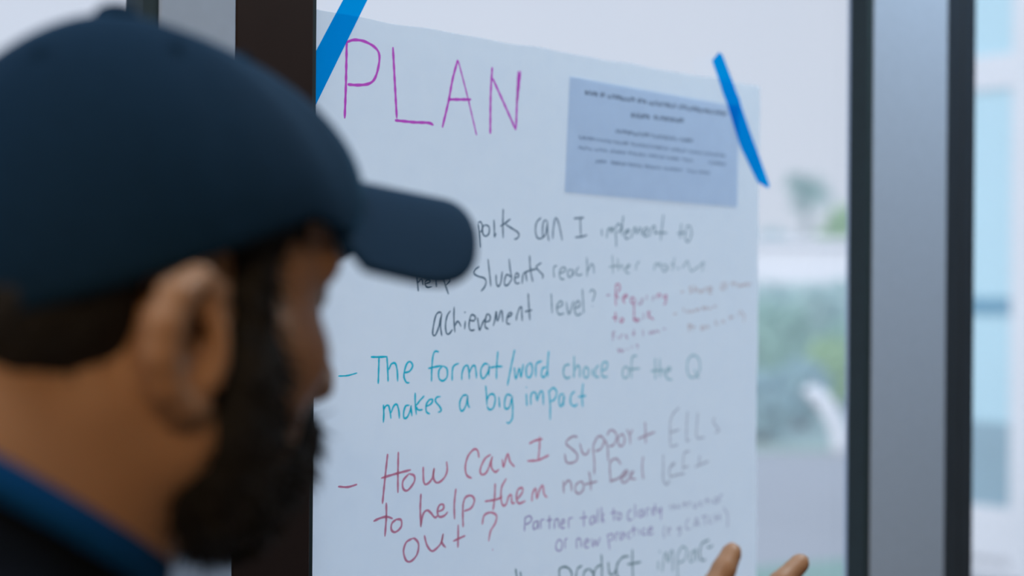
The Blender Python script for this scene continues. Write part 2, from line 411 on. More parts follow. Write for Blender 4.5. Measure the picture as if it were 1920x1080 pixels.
def smooth_path(pts, step=.0012):
    P = [np.array(p, float) for p in pts]
    if len(P) == 2: 
        n = max(2, int(np.linalg.norm(P[1]-P[0])/step)); return [P[0]+(P[1]-P[0])*i/n for i in range(n+1)]
    out = []
    Q = [2*P[0]-P[1]]+P+[2*P[-1]-P[-2]]
    for i in range(1, len(Q)-2):
        a, b_, c, d_ = Q[i-1:i+3]; n = max(2, int(np.linalg.norm(c-b_)/step))
        for k in range(n):
            t = k/n; out.append(.5*((2*b_)+(-a+c)*t+(2*a-5*b_+4*c-d_)*t*t+(-a+3*b_-3*c+d_)*t**3))
    out.append(P[-1]); return out
def ink(name, groups, m, parent, y0=.00035, ywave=wave):
    """felt pen strokes as a thin film on the sheet: (half width mm*100, [points x,z in 0.1 mm])"""
    V = []; F = []; layer = 0
    for w, strokes in groups:
        for st in strokes:
            pts = smooth_path([(st[i]*1e-4, st[i+1]*1e-4+1.0) for i in range(0, len(st), 2)])
            hw = w*1e-5; layer += 1; eps = (layer % 7)*8e-6
            n = len(pts); N0 = len(V)
            for i, p in enumerate(pts):
                t = pts[min(i+1, n-1)]-pts[max(i-1, 0)]; L = np.linalg.norm(t); t = t/L if L > 1e-9 else np.array([0, 1.])
                nn = np.array([-t[1], t[0]])
                end = min(1., .55+min(i, n-1-i)*.25)*(.93+.12*math.sin(i*.8+layer))
                for sg in (-1, 1):
                    q = p+nn*hw*end*sg; V.append((q[0], -ywave(q[0], q[1])-y0-eps, q[1]))
            for i in range(n-1):
                F.append((N0+2*i, N0+2*i+1, N0+2*i+3, N0+2*i+2))
    return from_py(name, V, F, m, parent, False)
INK = {'magenta_title': [(132,[[-1981,6982,-1986,6635,-1997,6336],[-1981,6976,-1903,7005,-1791,7007,-1677,6971,-1628,6914,-1635,6812,-1675,6706,-1739,6655,-1851,6631,-1970,6624],[-1477,6998,-1452,6692,-1427,6387]]),(132,[[-1449,6370,-1238,6372,-1065,6381,-1004,6366],[-724,6977,-785,6790,-828,6600,-901,6353]]),(132,[[-837,6610,-556,6637]]),(132,[[-297,6959,-313,6691,-313,6344],[-290,6857,-150,6653,18,6406],[18,6420,30,6726,42,6963],[69,6966,47,6797,25,6656]]),(87,[[-718,6970,-602,6662,-484,6317]])],
 'black_dark': [(90,[[-460,5512,-444,5418,-431,5296],[-460,5519,-430,5534,-405,5499,-414,5448,-449,5440],[-365,5508,-400,5485,-399,5427,-364,5403,-322,5429,-319,5488,-365,5508],[-259,5559,-253,5475,-252,5395],[-249,5395,-230,5436]]),(90,[[-140,5663,-143,5516,-138,5391],[-177,5500,-120,5528,-43,5575],[-110,5521,-27,5487,47,5456,70,5427,48,5397,6,5385]]),(90,[[366,5602,307,5555,291,5479,314,5412,368,5403,400,5423],[442,5583,404,5566,389,5498,395,5422,433,5454,459,5561],[453,5579,460,5462,478,5383],[532,5404,537,5488,558,5587,580,5607,614,5559,643,5476,666,5393]]),(90,[[833,5613,982,5627]]),(90,[[925,5621,938,5439],[852,5429,950,5439,1031,5458]]),(90,[[-441,5123,-490,5100,-510,5064,-460,5036,-380,5019,-354,4986,-369,4943,-399,4913,-419,4899],[-331,5193,-310,5059,-293,4943]]),(90,[[-228,5053,-222,4973,-197,4944,-166,4980,-147,5083],[-22,5026,-85,5055,-115,5010,-115,4959,-73,4959,-17,5019],[-60,5202,-43,5099,-22,5018],[20,5026,62,5034,67,5056,40,5071,20,5041,20,4989,52,4971,83,4982],[115,4968,125,5050,157,5080,168,5035,179,4991],[213,5241,226,5103,259,4988],[157,5080,231,5100,306,5112],[376,5173,306,5134,339,5097,399,5053,388,5019]]),(90,[[-1200,5109,-1184,4996,-1171,4895],[-1177,4974,-1132,5008,-1116,4952],[-1094,4963,-1034,4986,-1057,5009,-1094,4975,-1071,4935,-1011,4941],[-974,5112,-960,4936]]),(90,[[-881,5022,-849,4942,-815,4868],[-881,5011,-835,5034,-803,5000,-850,4954]]),(90,[[-900,4706,-936,4709,-968,4677,-994,4588,-1002,4518,-974,4505,-935,4570,-904,4676],[-896,4700,-911,4593,-894,4498],[-792,4723,-832,4675,-851,4592,-838,4521,-806,4517,-766,4555],[-748,4758,-750,4645,-737,4528],[-738,4585,-710,4626,-685,4614,-664,4578],[-611,4631,-619,4553],[-562,4637,-503,4630,-487,4666,-529,4685,-553,4655,-565,4582,-544,4543,-494,4548],[-462,4660,-444,4581,-431,4544,-394,4611,-352,4659],[-368,4616,-309,4628,-301,4671,-340,4689,-360,4635,-364,4573,-321,4551],[-262,4578,-241,4633,-224,4713,-215,4633,-198,4633,-172,4707,-151,4719,-142,4657,-137,4611],[-85,4650,-24,4681,-24,4699,-59,4694,-85,4644,-84,4601,-41,4594],[39,4624,47,4674,82,4743,108,4749,113,4686,119,4617],[197,4881,207,4761,222,4625],[153,4708,252,4723]]),(90,[[-620,4713,-612,4701]])],
 'black_pale': [(83,[[558,5032,547,5093,557,5138,596,5147],[636,5071,714,5102,708,5133,658,5125,630,5071,648,5025,704,5018],[816,5112,770,5111,748,5072,771,5038,811,5058,827,5112,834,5050],[913,5144,879,5112,873,5074,908,5059,965,5071],[1027,5239,1034,5154,1035,5045],[1040,5099,1092,5170,1127,5155,1140,5077]]),(93,[[1247,5527,1254,5449],[1326,5435,1343,5515,1385,5540,1391,5493,1421,5549,1428,5510],[1446,5526,1471,5440,1475,5352],[1452,5527,1500,5584,1549,5570,1537,5521,1482,5496],[1582,5675,1567,5579,1562,5466],[1599,5491,1672,5510,1678,5530,1635,5525,1605,5484,1624,5440,1685,5454],[1710,5447,1741,5528,1772,5562,1785,5498,1828,5548,1860,5557,1848,5491],[1886,5493,1974,5536,1961,5564,1910,5542,1892,5493,1937,5474,1987,5488],[2000,5472,2025,5546,2076,5589,2089,5548,2077,5499]]),(93,[[2224,5710,2206,5602,2181,5436]]),(93,[[2077,5511,2180,5519,2285,5518]]),(93,[[2523,5630,2511,5529,2505,5462],[2618,5609,2592,5532,2593,5456,2647,5441,2694,5518,2673,5594,2618,5609]]),(93,[[2457,5519,2578,5532]]),(89,[[515,4881,530,4691],[596,4736,675,4772,648,4809,595,4754,623,4681,703,4689],[729,4799,771,4680,837,4808],[852,4735,933,4762,905,4808,851,4753,880,4670,962,4688],[965,4929,989,4687]]),(89,[[1071,4892,1112,4920,1155,4892,1141,4846,1114,4799]]),(89,[[1114,4759,1117,4748]])],
 'black_faint': [(89,[[1412,5271,1425,5176,1426,5080],[1365,5147,1504,5165],[1497,5241,1504,5177,1511,5105],[1511,5137,1565,5170,1578,5114],[1603,5123,1689,5164,1676,5180,1627,5139,1628,5099,1690,5088]]),(89,[[1789,5117,1795,5174,1845,5215]]),(89,[[2081,5121,2094,5187,2132,5196,2139,5163,2171,5205,2185,5156],[2289,5182,2224,5181,2211,5131,2264,5116,2302,5174,2303,5124],[2414,5268,2395,5192,2382,5117],[2355,5208,2415,5168],[2475,5177,2475,5127],[2542,5153,2596,5204,2629,5230,2664,5163,2705,5122,2760,5148,2842,5183,2904,5231],[2911,5231,2885,5115]])],
 'red_small': [(98,[[1475,4976,1469,4872,1477,4759],[1468,4967,1514,4980,1541,4941,1502,4889],[1482,4880,1516,4828],[1583,4828,1650,4854,1636,4872,1589,4846,1596,4802,1623,4784],[1772,4837,1717,4837,1711,4793,1752,4784,1779,4828],[1765,4793,1760,4696],[1766,4714,1761,4599],[1747,4617,1801,4625,1836,4607,1802,4597,1774,4608]]),(98,[[2133,4828,2146,4873,2189,4873,2196,4837],[2288,4873,2246,4855,2275,4828,2288,4873,2275,4792,2240,4765]]),(98,[[1471,4698,1472,4594],[1558,4628,1539,4602,1579,4592,1592,4627,1558,4632]]),(98,[[1425,4638,1505,4641]]),(98,[[1987,4708,1995,4623],[1994,4659,2024,4701],[2001,4650,2079,4613]])],
 'red_pale': [(87,[[1325,4863,1390,4867]]),(87,[[1827,4810,1834,4775,1875,4775,1895,4837,1896,4784],[1964,4872,1965,4810]]),(87,[[2062,4855,2062,4801],[2062,4841,2097,4859]]),(87,[[1870,4633,1870,4602],[1911,4686,1925,4615]]),(87,[[1427,4490,1435,4403]]),(87,[[1421,4490,1473,4498]]),(87,[[1427,4456,1467,4459]]),(87,[[1514,4454,1514,4419],[1554,4418,1560,4462,1593,4466],[1654,4469,1627,4452,1661,4434,1641,4417]]),(87,[[1762,4520,1763,4441],[1728,4468,1789,4475]]),(87,[[1906,4509,1914,4438]]),(87,[[2010,4498,2017,4462,2066,4497,2073,4466,2122,4496,2179,4478]]),(87,[[2235,4513,2278,4512]]),(87,[[1508,4332,1529,4288,1555,4322,1582,4287,1615,4321],[1669,4328,1669,4302],[1730,4353,1737,4318],[1791,4352,1825,4360,1819,4316]])],
 'orange_note': [(93,[[2520,4896,2578,4910]]),(93,[[2711,4966,2667,4938,2719,4911,2668,4883],[2756,4976,2757,4892],[2757,4920,2801,4939,2802,4897],[2862,4930,2832,4911,2862,4893,2892,4930,2900,4893],[2938,4893,2937,4940,2976,4944],[2999,4921,3060,4931,3029,4959,2999,4930,3014,4889,3060,4893]]),(93,[[3230,4998,3215,4941,3262,4932,3277,4998,3230,5007],[3324,5017,3309,4932],[3419,5018,3436,4961],[3387,4994,3499,5004],[3515,5009,3531,4962,3579,4991,3588,4962,3644,5001,3628,4972,3693,5006,3701,4972,3774,5011]]),(93,[[2406,4664,2464,4673]]),(93,[[2566,4736,2581,4681],[2670,4708,2633,4690,2677,4681],[2714,4708,2700,4690,2737,4689,2729,4713],[2767,4689,2774,4717,2804,4698,2826,4726,2849,4703],[2887,4702,2902,4740,2933,4711,2955,4744,2986,4711],[3032,4739,3016,4720,3055,4725],[3093,4725,3108,4753,3140,4734]]),(93,[[2656,4561,2672,4469],[2657,4557,2716,4542,2672,4515],[2732,4487,2739,4523,2776,4527]]),(93,[[2897,4540,2867,4512,2905,4493,2927,4539,2935,4493],[2973,4501,2980,4539,3019,4510]]),(93,[[3141,4602,3126,4555,3173,4550],[3235,4554,3250,4592,3298,4563]]),(93,[[3392,4647,3408,4590],[3360,4619,3455,4632]]),(93,[[3535,4684,3568,4636],[3567,4703,3649,4635,3633,4568]])],
 'teal_dark': [(100,[[-1704,4335,-1609,4332,-1521,4333]]),(100,[[-1613,4329,-1616,4217,-1620,4103]]),(100,[[-1525,4333,-1516,4227,-1510,4118],[-1502,4220,-1476,4267,-1432,4272,-1409,4210,-1403,4114]]),(100,[[-1332,4187,-1269,4198,-1233,4245,-1261,4281,-1297,4268,-1323,4214,-1332,4152,-1304,4103,-1268,4098]]),(100,[[-928,4358,-975,4363,-998,4321,-1011,4210,-1014,4098],[-1053,4215,-973,4226,-893,4234],[-879,4233,-926,4193,-925,4122,-878,4099,-830,4133,-831,4203,-879,4233]]),(100,[[-768,4095,-768,4159,-759,4215,-726,4239,-687,4248],[-652,4097,-648,4161,-619,4217,-580,4223,-564,4165,-559,4101],[-559,4158,-525,4214,-491,4220,-475,4162,-470,4104],[-321,4226,-371,4234,-416,4182,-410,4116,-380,4101,-330,4150,-306,4214],[-311,4222,-315,4120],[-200,4346,-214,4218,-218,4087],[-300,4196,-209,4204,-137,4201]]),(100,[[-1561,3924,-1556,3849,-1560,3768],[-1556,3876,-1535,3909,-1504,3911,-1485,3852,-1476,3797],[-1476,3845,-1446,3904,-1410,3916,-1387,3853,-1382,3791],[-1266,3902,-1311,3897,-1333,3843,-1328,3795,-1292,3800,-1257,3860,-1248,3901],[-1252,3894,-1238,3803],[-1203,4009,-1202,3926,-1188,3814],[-1188,3897,-1147,3937,-1097,3976],[-1188,3884,-1165,3855,-1114,3855],[-1082,3878,-1017,3902,-999,3936,-1036,3938,-1073,3898,-1072,3835,-1030,3812],[-905,3960,-952,3955,-966,3921,-913,3869,-899,3833,-937,3821]]),(100,[[-587,3959,-636,3954,-674,3899,-669,3834,-639,3818,-596,3873,-577,3951],[-582,3958,-571,3865,-551,3842]]),(100,[[-354,4034,-343,3940,-337,3852],[-338,3896,-308,3945,-257,3950,-231,3905,-256,3826,-307,3811,-337,3845],[-186,3925,-174,3822]]),(72,[[-2053,4186,-1952,4187,-1850,4205]]),(102,[[-20,3924,-80,3938,-110,3876,-102,3812,-49,3819,-13,3913],[-13,3924,-4,3806,-11,3711,-55,3671,-85,3684]]),(102,[[177,3936,186,3818],[240,3825,239,3912,269,3943,308,3930,317,3865],[325,3853,363,3938,402,3937,411,3816]]),(102,[[176,3999,178,3990]]),(102,[[488,3954,506,3822,507,3669],[496,3943,552,3973,600,3927,569,3863,513,3844],[689,3912,641,3892,634,3816,666,3792,714,3878],[697,3912,698,3790]]),(102,[[860,3926,803,3885,804,3807,862,3781,903,3802],[984,3999,968,3877,978,3764],[910,3868,1027,3874]]),(102,[[20,4354,-23,4212,-74,4022],[14,4189,38,4082,83,4176,106,4095,136,4217],[205,4215,174,4173,183,4097,229,4090,259,4148,243,4214,205,4215],[306,4087,305,4190,328,4222,391,4236],[454,4174,399,4165,384,4100,424,4083,471,4152],[484,4331,470,4206,471,4081]])],
 'teal_pale': [(105,[[784,4191,710,4176,695,4100,736,4059,801,4068],[848,4272,849,4161,846,4055],[858,4127,899,4176,932,4147,933,4057],[1024,4166,991,4122,1000,4060,1050,4058,1066,4119,1024,4166],[1125,4140,1126,4061],[1218,4171,1167,4127,1168,4059,1228,4051],[1270,4112,1339,4132,1347,4189,1286,4191,1261,4124,1279,4055,1357,4046]])],
 'teal_faint': [(111,[[1645,4145,1592,4112,1593,4037,1656,4029,1691,4097,1645,4145],[1815,4244,1743,4235,1726,4131,1727,4014],[1690,4109,1862,4114]]),(111,[[2109,4212,2112,3987],[2036,4079,2213,4084],[2184,4210,2186,4008],[2195,4067,2242,4089,2261,4017],[2289,4064,2365,4085,2336,4110,2289,4064,2309,3991,2395,3976]]),(111,[[2732,4230,2654,4172,2645,4063,2695,3994,2794,3996,2863,4079,2832,4191,2732,4230],[2764,4071,2844,3970]])],
 'red_question': [(111,[[-1510,3497,-1537,3290,-1563,3072],[-1390,3505,-1393,3322,-1391,3149],[-1580,3294,-1415,3318,-1246,3337],[-1268,3305,-1334,3250,-1333,3183,-1282,3161,-1208,3227,-1209,3283,-1268,3305],[-1521,3079,-1519,2957,-1532,2788],[-1661,2934,-1584,2953,-1512,2956,-1447,2933],[-1404,2922,-1454,2895,-1461,2840,-1417,2813,-1352,2850,-1353,2911,-1411,2923]]),(111,[[-1105,3353,-1096,3217,-1058,3196,-998,3242,-976,3331],[-976,3331,-983,3240,-936,3196,-860,3230,-822,3295,-830,3376]]),(111,[[-434,3379,-451,3445,-499,3460,-571,3402,-602,3311,-585,3234,-521,3199],[-287,3397,-361,3362,-417,3272,-400,3224,-335,3242,-262,3377],[-271,3378,-278,3284,-228,3232,-178,3252],[-138,3344,-120,3271,-87,3352,-62,3386,-36,3312,24,3259]]),(111,[[219,3461,306,3485,403,3491],[362,3518,360,3414,343,3299],[195,3299,343,3296,494,3331]]),(111,[[-1128,3118,-1134,2983,-1125,2824],[-1125,2835,-1101,2934,-1056,2964,-1010,2936,-964,2891,-926,2904],[-926,2939,-865,2955,-865,2995,-911,2994,-934,2939,-910,2891,-849,2896,-810,2926]]),(111,[[-715,3124,-733,2987,-728,2848]]),(111,[[-626,2988,-629,2884,-623,2767],[-630,2965,-599,3032,-527,3042,-487,2997,-526,2931,-614,2911],[-684,2797,-683,2693,-685,2589],[-745,2654,-596,2688]]),(111,[[-227,3126,-234,2984,-252,2879],[-357,2973,-217,2976,-134,2992],[-82,3160,-143,3082,-150,2976,-125,2913,-83,2921,-50,2989,-16,2998,-7,2925,36,2921],[52,2943,129,3008,128,3051,69,3038,52,2955,87,2910,173,2925]]),(111,[[260,2910,268,2983,311,3027,330,2934,364,3010,408,3049,426,2967,471,2926]]),(111,[[-1226,2734,-1292,2709,-1321,2634,-1290,2552,-1231,2539,-1165,2592,-1151,2680,-1196,2731,-1226,2734]]),(111,[[-1084,2746,-1053,2657,-999,2599,-946,2610,-885,2660,-863,2737],[-863,2737,-877,2659,-830,2607]]),(111,[[-387,2764,-364,2844,-282,2864,-207,2827,-223,2757,-280,2693,-304,2601]]),(111,[[-254,2521,-250,2514]]),(98,[[-2045,3266,-1943,3252,-1841,3265]])],
 'red_question_pale': [(112,[[902,3476,830,3486,744,3448,744,3414,831,3359,897,3305,890,3247,804,3229,739,3249,717,3329],[939,3410,969,3329,1006,3296,1050,3303,1079,3350],[1145,3405,1139,3336,1155,3215,1156,3086],[1138,3375,1197,3451,1257,3457,1303,3413,1258,3337,1169,3314],[1318,3422,1357,3339,1365,3238,1373,3198],[1348,3460,1393,3508,1454,3498,1501,3440,1456,3362,1379,3348],[1547,3447,1517,3408,1540,3346,1595,3342,1625,3401,1593,3454,1547,3447],[1655,3500,1703,3436,1712,3344],[1703,3436,1750,3494],[698,3068,707,2941],[713,3018,763,3062,806,3039,821,2950],[936,3037,878,3003,879,2944,937,2919,995,2962,980,3023,936,3037],[1074,3123,1098,3032,1106,2932],[1009,3000,1098,3007,1202,3013],[1566,3152,1503,3212,1442,3212,1396,3176,1398,3075,1414,2983],[1391,2995,1536,3018,1645,3074],[1583,3008,1676,3061,1652,3084,1583,3039,1583,2978,1630,2963,1708,3007,1763,3064,1723,3047,1724,2996,1803,2983]]),(112,[[1948,3559,1958,3439,1959,3336],[1838,3391,1974,3418,2112,3445]]),(112,[[1920,3205,1905,3093,1923,2968]])],
 'red_question_faint': [(114,[[2509,3678,2417,3620,2367,3549,2361,3391,2370,3264],[2352,3418,2520,3444],[2379,3269,2497,3287]]),(114,[[2655,3628,2639,3479,2641,3319,2693,3326]]),(114,[[2829,3607,2813,3468,2814,3339,2946,3330]]),(114,[[3131,3535,3096,3494,3168,3424,3205,3389,3133,3366]]),(114,[[2246,3200,2248,3064,2249,2938,2308,2875,2358,2928],[2340,3035,2440,3090,2389,3084,2348,3013,2374,2959,2475,2966,2611,2970],[2694,3198,2609,3193,2584,3121,2576,3015],[2559,3027,2679,3044]]),(114,[[2860,3142,2853,3035],[2783,3024,2888,3043,3029,3069]])],
 'purple_note': [(90,[[169,2773,162,2636],[161,2762,227,2778,260,2740,219,2710,170,2704],[336,2720,286,2702,286,2644,336,2662,344,2719,353,2637],[387,2633,386,2715,436,2721],[504,2754,505,2619],[462,2706,547,2709],[574,2611,581,2693,624,2700,642,2615],[668,2648,720,2660,702,2692,668,2660,677,2611,729,2611],[782,2594,781,2683,842,2694]]),(90,[[1002,2743,1003,2580],[940,2677,1056,2677],[1156,2678,1101,2660,1102,2599,1156,2617,1165,2677,1175,2597],[1210,2745,1211,2599],[1265,2758,1276,2592],[1275,2653,1311,2686],[1275,2653,1312,2594]]),(90,[[1450,2726,1461,2590],[1404,2676,1507,2677],[1526,2663,1508,2615,1555,2598,1574,2645,1526,2669]]),(90,[[1736,2678,1679,2647,1689,2577,1756,2576],[1793,2728,1795,2578],[1911,2660,1853,2641,1863,2589,1912,2597,1921,2659,1931,2582],[1981,2577,1980,2652,2029,2660],[2069,2649,2070,2580],[2118,2702,2100,2576],[2059,2644,2149,2647],[2159,2646,2180,2593,2219,2646,2211,2513]]),(90,[[644,2509,601,2467,610,2407,671,2399,687,2468,644,2509],[731,2403,731,2487,765,2500]]),(90,[[899,2383,898,2467,951,2472,970,2386],[1014,2416,1077,2433,1050,2460,1014,2428,1032,2378,1087,2377],[1122,2458,1141,2377,1177,2433,1205,2375,1250,2455]]),(90,[[1360,2472,1399,2308],[1370,2459,1435,2464,1445,2413,1389,2401],[1492,2383,1491,2457,1538,2464],[1604,2469,1557,2437,1577,2385,1624,2454,1634,2391],[1729,2454,1681,2435,1691,2390,1730,2392],[1767,2512,1778,2398],[1729,2467,1816,2469],[1855,2465,1865,2401],[1962,2465,1913,2445,1924,2400,1983,2399],[2002,2422,2071,2440,2041,2462,2002,2429,2022,2388,2092,2393]])],
 'purple_note_faint': [(92,[[2361,2664,2372,2605],[2413,2601,2423,2658,2465,2602],[2526,2653,2495,2631,2537,2607],[2599,2679,2610,2599],[2568,2643,2641,2648],[2673,2599,2673,2652,2715,2654],[2757,2643,2769,2589,2811,2592,2821,2643],[2907,2648,2864,2619,2918,2594],[2982,2680,2994,2599],[2950,2643,3037,2648],[3059,2646,3070,2598],[3135,2658,3114,2613,3169,2601,3179,2647,3135,2665],[3213,2603,3223,2669,3279,2684]]),(92,[[2282,2454,2253,2393,2274,2314],[2324,2385,2375,2405,2344,2421,2324,2372,2365,2342]]),(92,[[2519,2414,2488,2392,2519,2376,2540,2412,2540,2334,2499,2326]]),(92,[[2685,2487,2633,2441,2644,2374,2708,2373],[2771,2373,2813,2473,2857,2376]]),(92,[[2781,2411,2845,2410]]),(92,[[2898,2477,3006,2479],[2952,2471,2964,2377],[3072,2471,3029,2423,3084,2377],[3137,2491,3149,2383],[3225,2495,3227,2388],[3138,2438,3226,2441],[3291,2542,3360,2440,3361,2305]])],
 'green_line': [(112,[[48,2303,70,2196],[111,2267,127,2188]]),(112,[[640,2195,665,2225,731,2228,798,2196,832,2135,800,2059,683,2065],[648,2216,659,1978],[884,2036,892,2115,916,2186,984,2206],[1087,2163,1019,2144,1003,2077,1055,2023,1123,2037,1149,2103,1087,2163],[1269,2284,1279,2178,1280,2026],[1270,2179,1192,2155,1157,2090,1193,2027,1271,2039]]),(112,[[1376,2189,1395,2081,1440,2051,1493,2091,1519,2170],[1700,2206,1600,2207,1519,2146,1511,2041,1566,1998],[1754,2270,1756,2127,1767,1970],[1674,2126,1895,2121]]),(112,[[3037,2212,2913,2189,2873,2106,2895,2015,2977,2004],[2996,2141,3048,2128,3100,2154]])],
 'green_line_pale': [(102,[[2170,2097,2171,1999],[2197,2203,2198,2173],[2239,1966,2266,2121,2304,2165,2334,2063,2372,2157,2411,2164,2414,1954],[2491,2129,2492,2006,2504,1831],[2491,2117,2569,2194,2650,2146,2611,2052,2502,2029],[2791,2129,2710,2101,2701,2028,2752,2021,2801,2140,2823,1999]])]}
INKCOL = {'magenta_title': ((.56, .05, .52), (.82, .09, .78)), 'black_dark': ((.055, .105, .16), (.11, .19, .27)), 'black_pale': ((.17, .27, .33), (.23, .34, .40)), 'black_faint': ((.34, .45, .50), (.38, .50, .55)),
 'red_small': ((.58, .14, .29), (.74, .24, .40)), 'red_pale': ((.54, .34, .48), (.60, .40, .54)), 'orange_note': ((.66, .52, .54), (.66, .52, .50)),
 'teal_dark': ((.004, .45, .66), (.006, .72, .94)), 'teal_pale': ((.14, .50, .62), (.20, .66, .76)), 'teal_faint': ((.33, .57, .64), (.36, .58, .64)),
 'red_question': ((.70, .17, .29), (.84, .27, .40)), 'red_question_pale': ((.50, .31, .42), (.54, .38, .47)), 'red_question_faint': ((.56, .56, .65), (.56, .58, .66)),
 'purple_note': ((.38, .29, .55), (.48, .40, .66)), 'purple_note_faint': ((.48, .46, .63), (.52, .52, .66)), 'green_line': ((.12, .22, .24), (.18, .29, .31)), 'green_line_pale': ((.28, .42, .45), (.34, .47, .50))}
INKLAB = {'magenta_title': 'magenta felt pen title PLAN', 'black_dark': 'dark grey felt pen question', 'black_pale': 'paler grey end of the question', 'black_faint': 'faded grey end of the question', 'red_small': 'small red note', 'red_pale': 'paler small red note',
 'orange_note': 'faint orange note', 'teal_dark': 'teal felt pen lines', 'teal_pale': 'paler teal words', 'teal_faint': 'faded teal words', 'red_question': 'red felt pen question', 'red_question_pale': 'paler red words', 'red_question_faint': 'faded red words',
 'purple_note': 'small purple note', 'purple_note_faint': 'faded purple note', 'green_line': 'dark green felt pen line', 'green_line_pale': 'paler green word'}
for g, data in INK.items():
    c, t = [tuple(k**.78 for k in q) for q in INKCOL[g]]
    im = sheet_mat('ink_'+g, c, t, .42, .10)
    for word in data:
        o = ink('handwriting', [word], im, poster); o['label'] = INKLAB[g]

# printed half sheet
def swave(x, z): return wave(x, z)+.0009+.0006*math.sin((x-.07)*11)
prt = sheet('printed_sheet', [(.0745, 1.6990), (.3492, 1.6957), (.3486, 1.5844), (.0690, 1.5862)], 30, 14, swave, .0002, M['print'])
tag(prt, 'grey printed paper strip stuck on the upper right of the poster', 'paper')
def print_rows():
    r = random.Random(3); out = {'bold': [], 'print': [], 'fine': []}
    for words, xa, za, xb, zb, h, kind in PRINT:
        for (w0, w1) in words:
            x = w0
            while x < w1-4:
                cw = h*.52*r.uniform(.75, 1.2); z = za+(zb-za)*(x-xa)/(xb-xa); k = r.random(); hh = h*.5
                top = z+hh*(1.0 if k < .35 else .55); bot = z-hh*(.55 if k < .85 else 1.0)
                st = [[x, bot, x, top]]
                if k < .6: st.append([x, z+hh*.5, x+cw*.5, z+hh*.55, x+cw*.62, z, x+cw*.6, z-hh*.5])
                if k > .4: st.append([x, z-hh*.5, x+cw*.4, z-hh*.55, x+cw*.6, z-hh*.2]); st.append([x, z, x+cw*.55, z+hh*.1])
                out[kind] += st; x += cw
    return out
PRINT = [([(969,1153),(1197,1254),(1313,1725),(1772,1886),(1953,2165),(2194,2392),(2442,2562),(2593,2767),(2798,3007),(3050,3253)],969,6855,3253,6853,66.1,'bold'),([(1671,1973),(2031,2108),(2147,2255),(2288,2508)],1672,6697,2508,6710,66.1,'bold'),([(1434,1683),(1711,1975),(2004,2169),(2198,2426),(2456,2689)],1435,6515,2689,6511,57.5,'print'),([(887,1105),(1131,1363),(1390,1637),(1675,1957),(1986,2288),(2318,2568),(2609,2835),(2876,3258)],888,6407,3259,6393,48.9,'fine'),([(880,1071),(1115,1319),(1355,1601),(1629,1901),(1940,2210),(2250,2468),(2498,2701),(2961,3259)],880,6307,3260,6302,48.9,'fine'),([(1134,1294),(1366,1603),(1631,1865),(1893,2172),(2202,2500),(2591,2734),(2775,2973)],1134,6191,2973,6187,48.9,'fine')]
pr = print_rows()
for kind, hw, c in (('bold', 44, (.07, .10, .15)), ('print', 38, (.14, .19, .26)), ('fine', 34, (.25, .32, .42))):
    o = ink('printed_text', [(hw, pr[kind])], sheet_mat('print_'+kind, c, c, .42), prt, .00032, swave); o['label'] = {'bold': 'bold printed heading', 'print': 'printed subheading', 'fine': 'fine grey print'}[kind]

# blue tape strips
def strip(name, poly, label, ylift):
    """tape: polygon in (x, z) pressed over sheet and glass"""
    bm = bmesh.new()
    vs = [bm.verts.new((x, 0, z)) for x, z in poly]; bm.faces.new(vs)
    bmesh.ops.triangulate(bm, faces=bm.faces[:]); bmesh.ops.subdivide_edges(bm, edges=bm.edges[:], cuts=5, use_grid_fill=True)
    for v in bm.verts: v.co.y = -ylift(v.co.x, v.co.z)
    bm.normal_update()
    if sum(f.normal.y for f in bm.faces) > 0: bmesh.ops.reverse_faces(bm, faces=bm.faces[:])
    me = bpy.data.meshes.new(name); bm.to_mesh(me); bm.free()
    o = link_mesh(name, me, M['tape'])
    return tag(o, label, 'tape', 'blue tape strips on the poster')
lift = lambda x, z: (swave(x, z)+.0007) if (.066 < x < .352 and 1.58 < z < 1.705) else wave(x, z)+.0007
strip('tape_strip', [(.3015, 1.7409), (.3137, 1.7518), (.3201, 1.7498), (.3406, 1.7201), (.3699, 1.6727), (.4105, 1.6124), (.4078, 1.6080), (.4030, 1.6096), (.3940, 1.6150), (.3866, 1.6144), (.3499, 1.6557), (.3155, 1.7183)],
      'blue tape strip slanting over the top right corner of the poster', lift)
strip('tape_strip', [(-.1955, 1.7440), (-.1500, 1.8040), (-.1230, 1.7990), (-.1764, 1.7362), (-.2236, 1.6536), (-.2477, 1.6113), (-.2477, 1.6576)],
      'blue tape strip slanting beside the brown post at the top left of the poster', lift)

# ------------------------------------------------------------------ the man: implicit shapes meshed as one surface
V3 = lambda *a: np.array(a, np.float32)
def ell(p, c, r, R=None):
    q = p-V3(*c)
    if R is not None: q = q@R
    r = V3(*r); k0 = np.linalg.norm(q/r, axis=1); k1 = np.linalg.norm(q/(r*r), axis=1)
    return k0*(k0-1)/np.maximum(k1, 1e-6)
def rc(p, a, b_, ra, rb=None):
    rb = ra if rb is None else rb; a = V3(*a); ba = V3(*b_)-a; pa = p-a
    h = np.clip(pa@ba/max(float(ba@ba), 1e-9), 0, 1)
    return np.linalg.norm(pa-h[:, None]*ba, axis=1)-(ra+(rb-ra)*h)
def chain(p, pts, k=.004):
    d = None
    for (a, b_) in zip(pts[:-1], pts[1:]):
        e = rc(p, a[:3], b_[:3], a[3], b_[3]); d = e if d is None else smin(d, e, k)
    return d
def smin(a, b_, k):
    h = np.clip(.5+.5*(b_-a)/k, 0, 1); return b_*(1-h)+a*h-k*h*(1-h)
def smax(a, b_, k): return -smin(-a, -b_, k)

def near(p, lo, hi):
    return np.all((p > V3(*lo)) & (p < V3(*hi)), axis=1)

